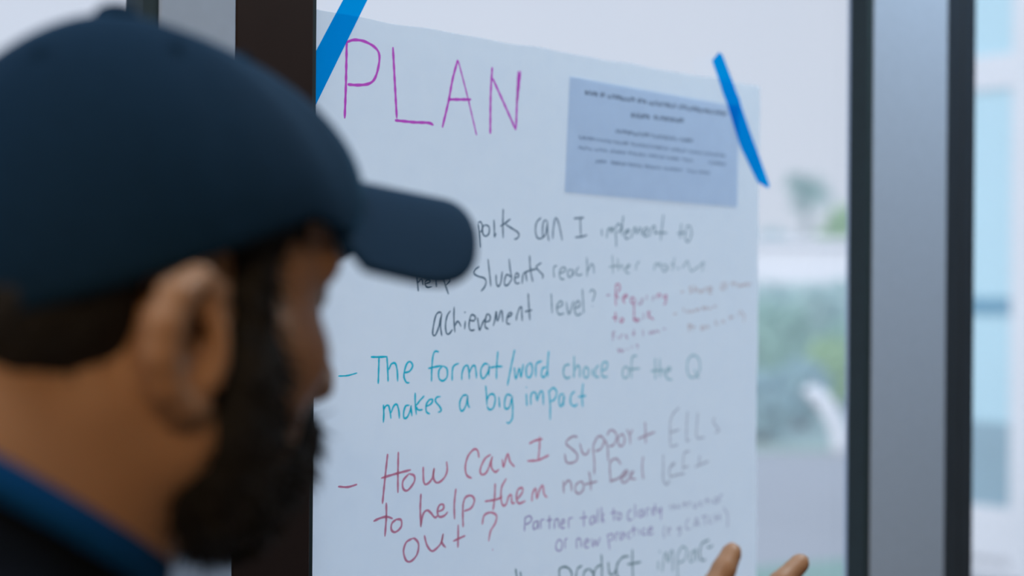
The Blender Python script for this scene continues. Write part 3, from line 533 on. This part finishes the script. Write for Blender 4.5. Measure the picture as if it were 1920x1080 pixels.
def surface(f, lo, hi, h):
    """mesh the zero set of f inside the box: coarse pass, fine pass near the surface, then surface nets"""
    lo = np.array(lo, np.float32); n4 = np.ceil((np.array(hi)-lo)/(4*h)).astype(int); C = 4*h
    gi = np.stack(np.meshgrid(*[np.arange(k) for k in n4], indexing='ij'), -1).reshape(-1, 3)
    dc = f((lo+h*(4*gi+1.5)).astype(np.float32))
    D = np.repeat(np.repeat(np.repeat(np.sign(dc).reshape(n4)*C, 4, 0), 4, 1), 4, 2).astype(np.float32)
    act = gi[np.abs(dc) < C*1.6]
    off = np.stack(np.meshgrid(*[np.arange(4)]*3, indexing='ij'), -1).reshape(-1, 3)
    nodes = (act[:, None, :]*4+off[None]).reshape(-1, 3)
    vals = np.concatenate([f((lo+h*ch).astype(np.float32)) for ch in np.array_split(nodes, max(1, len(nodes)//300000))])
    D[nodes[:, 0], nodes[:, 1], nodes[:, 2]] = vals
    S = D < 0
    cnt = np.zeros(tuple(np.array(D.shape)-1), np.uint8); sl = (slice(0, -1), slice(1, None))
    for a in (0, 1):
        for b_ in (0, 1):
            for c in (0, 1): cnt += S[sl[a], sl[b_], sl[c]]
    cells = np.argwhere((cnt > 0) & (cnt < 8)); idx = -np.ones(cnt.shape, np.int32); idx[cells[:, 0], cells[:, 1], cells[:, 2]] = np.arange(len(cells))
    acc = np.zeros((len(cells), 3)); num = np.zeros(len(cells))
    cor = [(a, b_, c) for a in (0, 1) for b_ in (0, 1) for c in (0, 1)]
    for A in cor:
        for ax in range(3):
            if A[ax]: continue
            B = list(A); B[ax] = 1
            ia = cells+np.array(A); ib = cells+np.array(B)
            va = D[ia[:, 0], ia[:, 1], ia[:, 2]]; vb = D[ib[:, 0], ib[:, 1], ib[:, 2]]
            m = (va < 0) != (vb < 0); t = np.where(m, va/np.where(m, va-vb, 1), 0)
            pt = np.array(A, float)[None]+np.zeros((len(cells), 3)); pt[:, ax] = t
            acc[m] += pt[m]; num[m] += 1
    verts = lo+h*(cells+acc/num[:, None])
    quads = []
    for ax in range(3):
        o1, o2 = [(1, 2), (2, 0), (0, 1)][ax]
        s0 = [slice(1, -1)]*3; s0[ax] = slice(0, -1); s1 = [slice(1, -1)]*3; s1[ax] = slice(1, None)
        a = S[tuple(s0)]; b_ = S[tuple(s1)]; e = np.argwhere(a != b_); e2 = e+1; e2[:, ax] -= 1
        fl = a[e[:, 0], e[:, 1], e[:, 2]]
        def c_(d1, d2):
            q = e2.copy(); q[:, o1] += d1; q[:, o2] += d2; return idx[q[:, 0], q[:, 1], q[:, 2]]
        Q = np.stack([c_(-1, -1), c_(0, -1), c_(0, 0), c_(-1, 0)], 1)
        Q[~fl] = Q[~fl][:, ::-1]; quads.append(Q)
    Q = np.concatenate(quads); Q = Q[(Q >= 0).all(1)]
    return verts, Q

def np_mesh(name, v, q, m, parent=None, smooth=True):
    me = bpy.data.meshes.new(name); me.vertices.add(len(v)); me.vertices.foreach_set('co', np.asarray(v, np.float32).ravel())
    me.loops.add(q.size); me.loops.foreach_set('vertex_index', q.astype(np.int32).ravel())
    me.polygons.add(len(q)); me.polygons.foreach_set('loop_start', np.arange(0, q.size, q.shape[1], dtype=np.int32))
    me.update(calc_edges=True); me.validate()
    return link_mesh(name, me, m, parent, smooth)

# local frame: x = facing direction, y = his left, z up, origin between the ear openings
TH = 1.480                                  # ear height above the floor
BETA = math.radians(46)
HX, HD = -0.175, 0.64                     # head position right of / ahead of the camera
hx, hy = W(HD, HX)
YAW = BETA-math.radians(45)

PIT = math.radians(3)
def unpitch(p): c, s = np.float32(math.cos(PIT)), np.float32(math.sin(PIT)); return np.stack([p[:, 0]*c-p[:, 2]*s, p[:, 1], p[:, 0]*s+p[:, 2]*c], 1)
def head_sdf(p):
    p = unpitch(p)
    d = ell(p, (-.002, 0, .038), (.091, .072, .074))
    d = smin(d, ell(p, (.034, 0, -.028), (.056, .059, .076)), .03)
    d = smin(d, ell(p, (.040, 0, .034), (.056, .060, .040)), .02)
    for s in (-1, 1):
        d = smin(d, rc(p, (.0, s*.056, -.05), (.050, s*.022, -.084), .018, .016), .025)
        d = smin(d, rc(p, (.060, s*.047, -.016), (.03, s*.064, -.008), .016, .012), .02)
        d = smin(d, rc(p, (.091, s*.008, .030), (.074, s*.046, .029), .010, .009), .012)
    d = smin(d, ell(p, (.060, 0, -.088), (.020, .024, .018)), .02)
    for s in (-1, 1):
        d = smax(d, -ell(p, (.095, s*.032, .010), (.018, .017, .012)), .012)
    n = rc(p, (.088, 0, .014), (.110, 0, -.027), .008, .0105)
    for s in (-1, 1): n = smin(n, ell(p, (.100, s*.0125, -.031), (.012, .008, .0085)), .006)
    d = smin(d, n, .012)
    d = smin(d, rc(p, (.090, -.018, -.058), (.090, .018, -.058), .0065), .008)
    d = smin(d, rc(p, (.089, -.016, -.067), (.089, .016, -.067), .0068), .006)
    return d
def ear_sdf(p, s):
    q = (p*V3(1, s, 1)-V3(-.018, .071, -.012))*V3(1.08, 1.2, 1.2)+V3(-.008, .075, 0)
    helix = [(.010, .075, .000, .0040), (.013, .078, .015, .0050), (.007, .083, .028, .0062), (-.006, .089, .033, .0072), (-.019, .094, .026, .0078), (-.026, .096, .012, .0080), (-.027, .095, -.003, .0078), (-.022, .091, -.018, .0076), (-.012, .085, -.028, .0078), (-.001, .079, -.032, .0072)]
    d = chain(q, helix, .005)
    # shell joining the rim to the head
    a = math.radians(26); R = np.array([[math.cos(a), math.sin(a), 0], [-math.sin(a), math.cos(a), 0], [0, 0, 1]], np.float32).T
    d = smin(d, ell(q, (-.009, .083, .001), (.022, .0045, .033), R), .004)
    d = smin(d, ell(q, (-.012, .074, .0), (.014, .014, .024)), .006)
    d = smin(d, rc(q, (.006, .077, -.005), (.004, .081, -.008), .0052, .004), .004)
    d = smin(d, rc(q, (-.004, .081, -.030), (.002, .076, -.026), .007, .006), .006)
    d = smax(d, -ell(q, (-.007, .092, .002), (.0085, .014, .016)), .006)
    return d/1.20
NECKA, NECKB = (-.018, 0, -.02), (-.082, 0, -.135)
def neck_sdf(p):
    d = rc(p, NECKA, NECKB, .056, .064)
    d = smin(d, rc(p, (-.055, 0, -.01), (-.135, 0, -.125), .048, .055), .03)
    for s in (-1, 1): d = smin(d, rc(p, (-.035, s*.048, -.035), (.0, s*.022, -.150), .015, .013), .02)
    return d
SH = {-1: (-.13, -.185, -.175), 1: (-.13, .185, -.175)}
EL = {-1: (.10, -.125, -.365), 1: (-.18, .235, -.46)}
HAND = dict(wrist=(0.3508, 0.0019, -0.2747))
WR = {-1: HAND['wrist'], 1: (-.06, .235, -.70)}
def torso_sdf(p):
    d = rc(p, (-.16, 0, -.20), (-.29, 0, -.39), .10, .12)
    d = smin(d, rc(p, (-.29, 0, -.39), (-.385, 0, -.56), .115, .125), .05)
    for s in (-1, 1):
        d = smin(d, chain(p, [(-.165, s*.085, -.215, .082), (-.265, s*.075, -.37, .09), (-.38, s*.07, -.56, .10)], .03), .04)
        d = smin(d, rc(p, (-.105, s*.015, -.125), (-.13, s*.14, -.165), .042, .045), .03)
        d = smin(d, rc(p, (-.13, s*.10, -.175), SH[s], .058, .055), .03)
    return d
def arm_sdf(p, s):
    d = rc(p, SH[s], EL[s], .052, .041)
    w = np.array(WR[s]); e = np.array(EL[s]); m_ = e*.7+w*.3
    return smin(d, smin(rc(p, EL[s], m_, .040, .041), rc(p, m_, w, .041, .027), .02), .015)
def leg_sdf(p, s):
    return chain(p, [(-.39, s*.085, -.60, .092), (-.345, s*.10, -.98, .060), (-.36, s*.10, -1.10, .058), (-.375, s*.10, -1.40, .040)], .04)
def foot_sdf(p, s):
    return smin(rc(p, (-.385, s*.10, -1.43), (-.24, s*.115, -1.452), .036, .026), rc(p, (-.40, s*.10, -1.44), (-.30, s*.105, -1.45), .034, .03), .02)
def finger_paths(H):
    """palm and five fingers from wrist, hand axis, width axis (to the little finger) and palm normal"""
    w, a, b_, n = [np.array(H[k], float) for k in ('wrist', 'axis', 'width', 'normal')]
    P = lambda l, s_, u=0.: w+a*l+b_*s_+n*u
    out = {}
    return w, a, b_, n, P
def hand_group(H, p):
    w, a, b_, n, P = finger_paths(H)
    palm = smin(rc(p, P(.005, -.008), P(.082, -.024), .019, .0125), rc(p, P(.005, .008), P(.075, .030), .019, .0115), .02)
    palm = smin(palm, rc(p, P(.045, 0), P(.084, .002), .016, .0125), .015)
    palm = smin(palm, rc(p, P(.018, -.022, .006), P(.045, -.032, .008), .014, .011), .015)
    d = palm
    for pts in H['fingers']:
        d = smin(d, chain(p, [tuple(q)+(r,) for q, r in pts], .003), .006)
    return d
def body_sdf(p):
    d = np.full(len(p), .5, np.float32)
    def grp(lo, hi, fn, k):
        nonlocal d
        m_ = near(p, lo, hi)
        if m_.any():
            q = p[m_]; d[m_] = smin(d[m_], fn(q), k)
    grp((-.25, -.2, -.30), (.2, .2, .25), head_sdf, .001)
    grp((-.30, -.2, -.30), (.15, .2, .12), neck_sdf, .028)
    for s in (-1, 1): grp((-.08, .04 if s > 0 else -.14, -.08), (.06, .14 if s > 0 else -.04, .08), lambda q: ear_sdf(q, s), .005)
    grp((-.7, -.4, -.9), (.15, .4, .05), torso_sdf, .03)
    for s in (-1, 1):
        grp((-.45, -.5, -.9), (.7, .5, .05), lambda q: arm_sdf(q, s), .02)
        grp((-.6, -.4, -1.6), (-.1, .4, -.4), lambda q: leg_sdf(q, s), .03)
        grp((-.6, -.4, -1.6), (.0, .4, -1.25), lambda q: foot_sdf(q, s), .02)
    grp((.2, -.25, -.5), (.7, .25, -.02), lambda q: hand_group(HAND, q), .015)
    grp((-.25, .05, -1.0), (.2, .45, -.55), lambda q: hand_group(HANDL, q), .015)
    return d

def make_hand(wrist, axis, width, tips, thumb, rad=(.0085, .0085, .0082, .0072)):
    """tips: fingertip target per finger index..little; joints are bent slightly towards the palm"""
    a = np.array(axis, float); a /= np.linalg.norm(a); b_ = np.array(width, float); b_ -= a*(a@b_); b_ /= np.linalg.norm(b_); n = np.cross(a, b_)
    w = np.array(wrist, float); H = dict(wrist=tuple(w), axis=a, width=b_, normal=n, fingers=[])
    for (l, s_), tip, r in zip(((.088, -.027), (.092, -.007), (.086, .013), (.078, .031)), tips, rad):
        m_ = w+a*l+b_*s_
        t = w+a*tip[0]+b_*tip[1]+n*tip[2]
        v = t-m_; bow = n*tip[3]
        H['fingers'].append([(m_, r+.0012), (m_+v*.45-bow, r), (m_+v*.75-bow*.7, r-.0006), (t, r-.0016)])
    t0 = w+a*.025-b_*.024+n*.004; 
    H['fingers'].append([(t0, .0125), (w+a*thumb[0]*.5-b_*(thumb[1]*.6+.012)+n*thumb[2]*.5, .0108), (w+a*thumb[0]-b_*thumb[1]+n*thumb[2], .0085)])
    return H
HAND = make_hand(*((0.3508, 0.0019, -0.2747), (0.8089, -0.2333, 0.5398), (0.4254, -0.4015, -0.811), [(0.1431, -0.0422, -0.0029, 0.006), (0.182, -0.004, 0.0, 0.006), (0.15, 0.03, 0.03, -0.01), (0.122, 0.046, 0.035, -0.01)], (0.085, 0.045, 0.012)))
HANDL = make_hand((-.06, .235, -.70), (.18, .02, -1), (.25, -1, 0), [(.165, -.03, -.025, -.006), (.172, -.006, -.03, -.008), (.162, .014, -.032, -.008), (.14, .034, -.03, -.008)], (.085, .05, -.01))
WR[-1] = HAND['wrist']
bv, bq = surface(body_sdf, (-.62, -.42, -1.50), (.66, .42, .17), .0032)
person = np_mesh('person', bv, bq, M['skin'])
person.location = (hx, hy, TH); person.rotation_euler = (0, 0, YAW)
tag(person, 'bearded person in a navy cap and dark shirt reading the poster, fingers raised', 'person')

# eyes, eyebrows
for s in (-1, 1):
    bm = bmesh.new(); bmesh.ops.create_uvsphere(bm, u_segments=16, v_segments=10, radius=.0115, matrix=Matrix.Translation((.077, s*.032, .010)))
    me = bpy.data.meshes.new('eye'); bm.to_mesh(me); bm.free(); link_mesh('eye', me, M['eye'], person)
    eb = surface(lambda p: rc(p, (.100, s*.012, .030), (.078, s*.050, .031), .0055, .0035), (.06, -.07, .01), (.12, .07, .05), .0015)
    np_mesh('eyebrow', eb[0], eb[1], M['hair'], person)

def tufts(v, q, n, length, rng, down=.6):
    """short hair strands standing on a hair surface, appended to it as slim triangles"""
    fc = v[q].mean(1); nr = np.cross(v[q[:, 1]]-v[q[:, 0]], v[q[:, 2]]-v[q[:, 0]]); nr /= np.maximum(np.linalg.norm(nr, axis=1), 1e-9)[:, None]
    pick = rng.integers(0, len(q), n); c = fc[pick]; d = nr[pick]+np.array([0, 0, -down])+rng.normal(scale=.35, size=(n, 3)); d /= np.linalg.norm(d, axis=1)[:, None]
    side = np.cross(d, rng.normal(size=(n, 3))); side /= np.linalg.norm(side, axis=1)[:, None]
    L = length*(.5+rng.random(n))[:, None]
    nv = np.stack([c-side*.0006-nr[pick]*.001, c+side*.0006-nr[pick]*.001, c+d*L+side*.0002, c+d*L-side*.0002], 1).reshape(-1, 3)
    nq = np.arange(4*n).reshape(-1, 4)+len(v)
    return np.concatenate([v, nv]), np.concatenate([q, nq])
hrng = np.random.default_rng(9)
def beard_sdf(p):
    p = unpitch(p); d = None
    for s in (-1, 1):
        e_ = chain(p, [(.021, s*.065, .020, .012), (.022, s*.064, -.02, .015), (.016, s*.058, -.05, .019), (.012, s*.048, -.070, .022), (.034, s*.028, -.078, .025), (.052, 0, -.083, .026)], .012)
        e_ = smin(e_, chain(p, [(.093, s*.004, -.049, .0080), (.087, s*.022, -.054, .0085), (.068, s*.034, -.070, .011), (.050, s*.036, -.080, .016)], .008), .012)
        e_ = smin(e_, rc(p, (.047, s*.048, -.045), (.028, s*.055, -.060), .010, .016), .015)
        d = e_ if d is None else smin(d, e_, .012)
    d = smin(d, rc(p, (.074, 0, -.076), (.056, 0, -.088), .010, .02), .012)
    d = smax(d, -rc(p, (.103, -.014, -.0625), (.103, .014, -.0625), .0085), .006)
    x, y, z = p[:, 0], p[:, 1], p[:, 2]
    return d+.0016*np.sin(x*210+3*np.sin(z*90))*np.sin(y*240)*np.sin(z*190)
sv, sq = surface(beard_sdf, (-.03, -.1, -.15), (.13, .1, .045), .0025)
sv, sq = tufts(sv, sq, 7000, .007, hrng, .9)
np_mesh('beard', sv, sq, M['hair'], person)
def band_z(x): return .028+.33*x
def hair_sdf(p):
    x, y, z = p[:, 0], p[:, 1], p[:, 2]
    d = ell(p, (-.004, 0, .038), (.096, .0770, .079))
    d = smin(d, ell(p, (-.055, 0, .0), (.052, .062, .045)), .03)
    back = smax(smax(x+.030, -(z+.030+.25*(x+.09)), .012), z-.045-.33*x, .01)
    side = smax(smax(np.abs(x-.025)-.016, -(z+.020), .01), z-.052-.2*x, .01)
    d = smax(d, smin(back, side, .004), .008)
    # hair just above and behind the ear
    d = smin(d, smax(ell(p, (-.004, 0, .045), (.1015, .0785, .090)), smax(np.abs(z-.047)-.018, np.abs(x-.01)-.05, .01), .006), .006)
    return d+.0010*np.sin(x*260)*np.sin(y*230+1)*np.sin(z*250)
sv, sq = surface(hair_sdf, (-.13, -.1, -.08), (.09, .1, .10), .0025)
sv, sq = tufts(sv, sq, 4000, .004, hrng, .9)
np_mesh('hair', sv, sq, M['hair'], person)

# cap: crown of six panels, brim, button, eyelets
cap = None
def brim_z(x, y): return .071-.10*max(0, x-.10)-(7.2+38*max(0, x-.06))*y*y
NA, NT = 96, 26
RXc, RYc, CX = .117, .0865, .003
V = []; F = []
def crown(phi, t, off=0.):
    c, s = math.cos(phi), math.sin(phi)
    x0, y0 = CX+(RXc if c > 0 else RXc-.006)*c, RYc*s
    a = abs(math.degrees(math.atan2(s, c)))
    wgt = min(1, max(0, (a-48)/24)); wgt = wgt*wgt*(3-2*wgt)
    zr = brim_z(x0, y0)*(1-wgt)+band_z(x0)*wgt
    e_ = 1.77-.05*c                                    # the front panels stand up fuller
    th = t*math.pi/2
    r = math.cos(th)**(2/e_); hgt = math.sin(th)**(2/e_)
    top = .134
    seam = .0009*math.exp(-(((phi/(math.pi/3)) % 1)-.5)**2/.0006*1) if t > .04 else 0
    puff = 1+.02*math.sin(t*math.pi)+off
    return Vector((CX+(x0-CX)*r*puff-.007*hgt*hgt, y0*r*puff, zr+(top-zr)*hgt)) - Vector((c*seam, s*seam, 0))
for k in range(2):
    for j in range(NT+1):
        for i in range(NA):
            p = crown(2*math.pi*i/NA, j/NT*.985, -.022 if k else 0)
            if k: p.z -= .002*(j/NT)
            V.append(tuple(p))
n = (NT+1)*NA
for k in range(2):
    for j in range(NT):
        for i in range(NA):
            q = (k*n+j*NA+i, k*n+j*NA+(i+1) % NA, k*n+(j+1)*NA+(i+1) % NA, k*n+(j+1)*NA+i); F.append(q if k == 0 else q[::-1])
for i in range(NA): F.append((i, n+i, n+(i+1) % NA, (i+1) % NA))
F.append(tuple(NT*NA+i for i in range(NA)))
cap = from_py('cap', V, F, M['cap'], person)
# brim
V = []; F = []; NU, NV = 40, 16
PH = math.radians(55)
for side in (0, 1):
    for j in range(NV+1):
        for i in range(NU+1):
            u = -1+2*i/NU; v = j/NV; ph = u*PH
            bx, by = CX+(RXc-.002)*math.cos(ph), (RYc-.002)*math.sin(ph)
            yo = .0785*math.copysign(abs(math.sin(u*math.pi/2))**.9, u); k = min(1, abs(yo)/.0786)
            ox = .062+.130*(1-k**2.7)**(1/2.4)
            x = bx+(ox-bx)*v; y = by+(yo-by)*v
            V.append((x, y, brim_z(x, y)-(.0035 if side else 0)))
n = (NU+1)*(NV+1); ix = lambda s, i, j: s*n+j*(NU+1)+i
for j in range(NV):
    for i in range(NU):
        F.append((ix(0, i, j), ix(0, i, j+1), ix(0, i+1, j+1), ix(0, i+1, j))); F.append((ix(1, i, j), ix(1, i+1, j), ix(1, i+1, j+1), ix(1, i, j+1)))
for i in range(NU):
    F.append((ix(0, i, NV), ix(1, i, NV), ix(1, i+1, NV), ix(0, i+1, NV))); F.append((ix(0, i, 0), ix(0, i+1, 0), ix(1, i+1, 0), ix(1, i, 0)))
for j in range(NV):
    F.append((ix(0, 0, j), ix(1, 0, j), ix(1, 0, j+1), ix(0, 0, j+1))); F.append((ix(0, NU, j), ix(0, NU, j+1), ix(1, NU, j+1), ix(1, NU, j)))
from_py('brim', V, F, M['cap'], cap)
sv, sq = surface(lambda p: ell(p, (-.004, 0, .1330), (.0105, .0105, .0065)), (-.02, -.02, .125), (.02, .02, .15), .0012); np_mesh('button', sv, sq, M['cap'], cap)
for k in range(6):
    ph = math.pi/3*k+math.pi/6; p = crown(ph, .62, .004); b = MB()
    nrm = Vector((math.cos(ph)*.75, math.sin(ph)*.75, .66)); ax = nrm.cross(Vector((0, 0, 1))).normalized(); ay = nrm.cross(ax)
    b.tube([p+ax*(.0032*math.cos(w))+ay*(.0032*math.sin(w)) for w in np.linspace(0, 2*math.pi, 13)], .0011, 6); b.build('eyelet', M['cap'], cap, True)

# clothes
NN = np.array([.545, 0, .838])
def cut_above(p, off): return (p-np.array([-.06, 0, -.072]))@NN-off
def shirt_sdf(p):
    d = smin(torso_sdf(p)-.009, neck_sdf(p)-.006, .02)
    for s in (-1, 1):
        e_ = np.array(EL[s]); sh = np.array(SH[s]); d = smin(d, rc(p, sh, sh+(e_-sh)*.72, .064, .060), .025)
    x, y, z = p[:, 0], p[:, 1], p[:, 2]
    d = d+.0022*np.sin(18*x+25*z)*np.sin(21*y+9*z)
    d = smax(d, cut_above(p, -.011), .004)
    return smax(d, -(z+.655), .004)
sv, sq = surface(shirt_sdf, (-.62, -.36, -.70), (.12, .36, .0), .005); np_mesh('shirt', sv, sq, M['shirt'], person)
def trouser_sdf(p):
    d = None
    for s in (-1, 1):
        e_ = leg_sdf(p, s)-.016
        e_ = smin(e_, rc(p, (-.37, s*.10, -1.1), (-.375, s*.10, -1.42), .07, .066), .03); d = e_ if d is None else smin(d, e_, .02)
    d = smin(d, smax(torso_sdf(p)-.006, p[:, 2]+.60, .01), .03)
    d = d+.002*np.sin(40*p[:, 2]+6*p[:, 0])*np.sin(14*p[:, 1])
    return smax(d, -(p[:, 2]+1.435), .004)
sv, sq = surface(trouser_sdf, (-.60, -.30, -1.46), (-.15, .30, -.56), .006); np_mesh('trousers', sv, sq, M['jeans'], person)
for s in (-1, 1):
    sv, sq = surface(lambda p: smax(smin(foot_sdf(p, s)-.009, rc(p, (-.385, s*.10, -1.40), (-.39, s*.10, -1.44), .047, .044), .01), -(p[:, 2]+1.466), .002), (-.50, s*.105-.1, -1.48), (-.16, s*.105+.1, -1.36), .004)
    shoe = np_mesh('shoe', sv, sq, M['shoe'], person)
    sv, sq = surface(lambda p: smax(smin(foot_sdf(p*V3(1, 1, 0)+V3(0, 0, -1.445), s)-.012, foot_sdf(p*V3(1, 1, 0)+V3(0, 0, -1.452), s)-.011, .01), np.abs(p[:, 2]+1.4725)-.0073, .003), (-.50, s*.105-.1, -1.49), (-.16, s*.105+.1, -1.45), .004)
    np_mesh('sole', sv, sq, M['sole'], shoe)

# lanyard around the neck: ring laid on the skin, straps hanging free to a badge
def all_sdf(p):
    q = np.asarray(p, np.float32)
    return np.minimum(np.minimum(neck_sdf(q), torso_sdf(q)), shirt_sdf(q))
E1 = np.array([.838, 0, -.545]); E2 = np.array([0, 1., 0])
rows = []
for ang in np.linspace(38, 322, 90):
    a = math.radians(ang); dr = E1*math.cos(a)+E2*math.sin(a); pair = []
    for wv in (-.0130, .0025):
        c0 = np.array([-.06, 0, -.072])+NN*wv; ts = np.linspace(.03, .15, 400)
        dd = all_sdf(c0+ts[:, None]*dr); hit = np.argmax(dd > .0022) if (dd > .0022).any() else 399
        pair.append(c0+dr*ts[hit])
    rows.append(pair)
R_ = np.array(rows)
for it in range(3): R_[1:-1] = (R_[:-2]+2*R_[1:-1]+R_[2:])/4
def strap_end(first):
    e_ = R_[0] if first else R_[-1]; out = []
    sg = 1 if first else -1; end = np.array([.035, sg*.010, -.46]); mid = e_.mean(0)
    for t in np.linspace(.04, 1, 24):
        c = mid*(1-t)+end*t; wv = (e_[1]-e_[0])*(1-min(1, t*4))+np.array([0, -.013*sg, 0])*min(1, t*4)
        out.append([c-wv/2, c+wv/2])
    return out
full = np.array(strap_end(True)[::-1]+[list(r_) for r_ in R_]+strap_end(False))
V = [tuple(full[i, k]) for i in range(len(full)) for k in (0, 1)]; F = [(2*i, 2*i+1, 2*i+3, 2*i+2) for i in range(len(full)-1)]
lroot = empty('lanyard', (hx, hy, TH), YAW); tag(lroot, 'royal blue ribbon lanyard around the neck above the dark shirt collar', 'lanyard')
o = from_py('ribbon', V, F, M['lanyard'], lroot); sm = o.modifiers.new('thickness', 'SOLIDIFY'); sm.thickness = .0012; sm.offset = 0
b = MB(); b.tube([(.035, 0, -.455), (.035, 0, -.475), (.035, 0, -.49)], [.004, .005, .003], 10); b.build('hook', M['steel'], lroot, True)
b = MB(); b.box((.0335, -.045, -.625), (.0365, .045, -.49)); b.build('badge_holder', M['plastic'], lroot, bevel=.001)
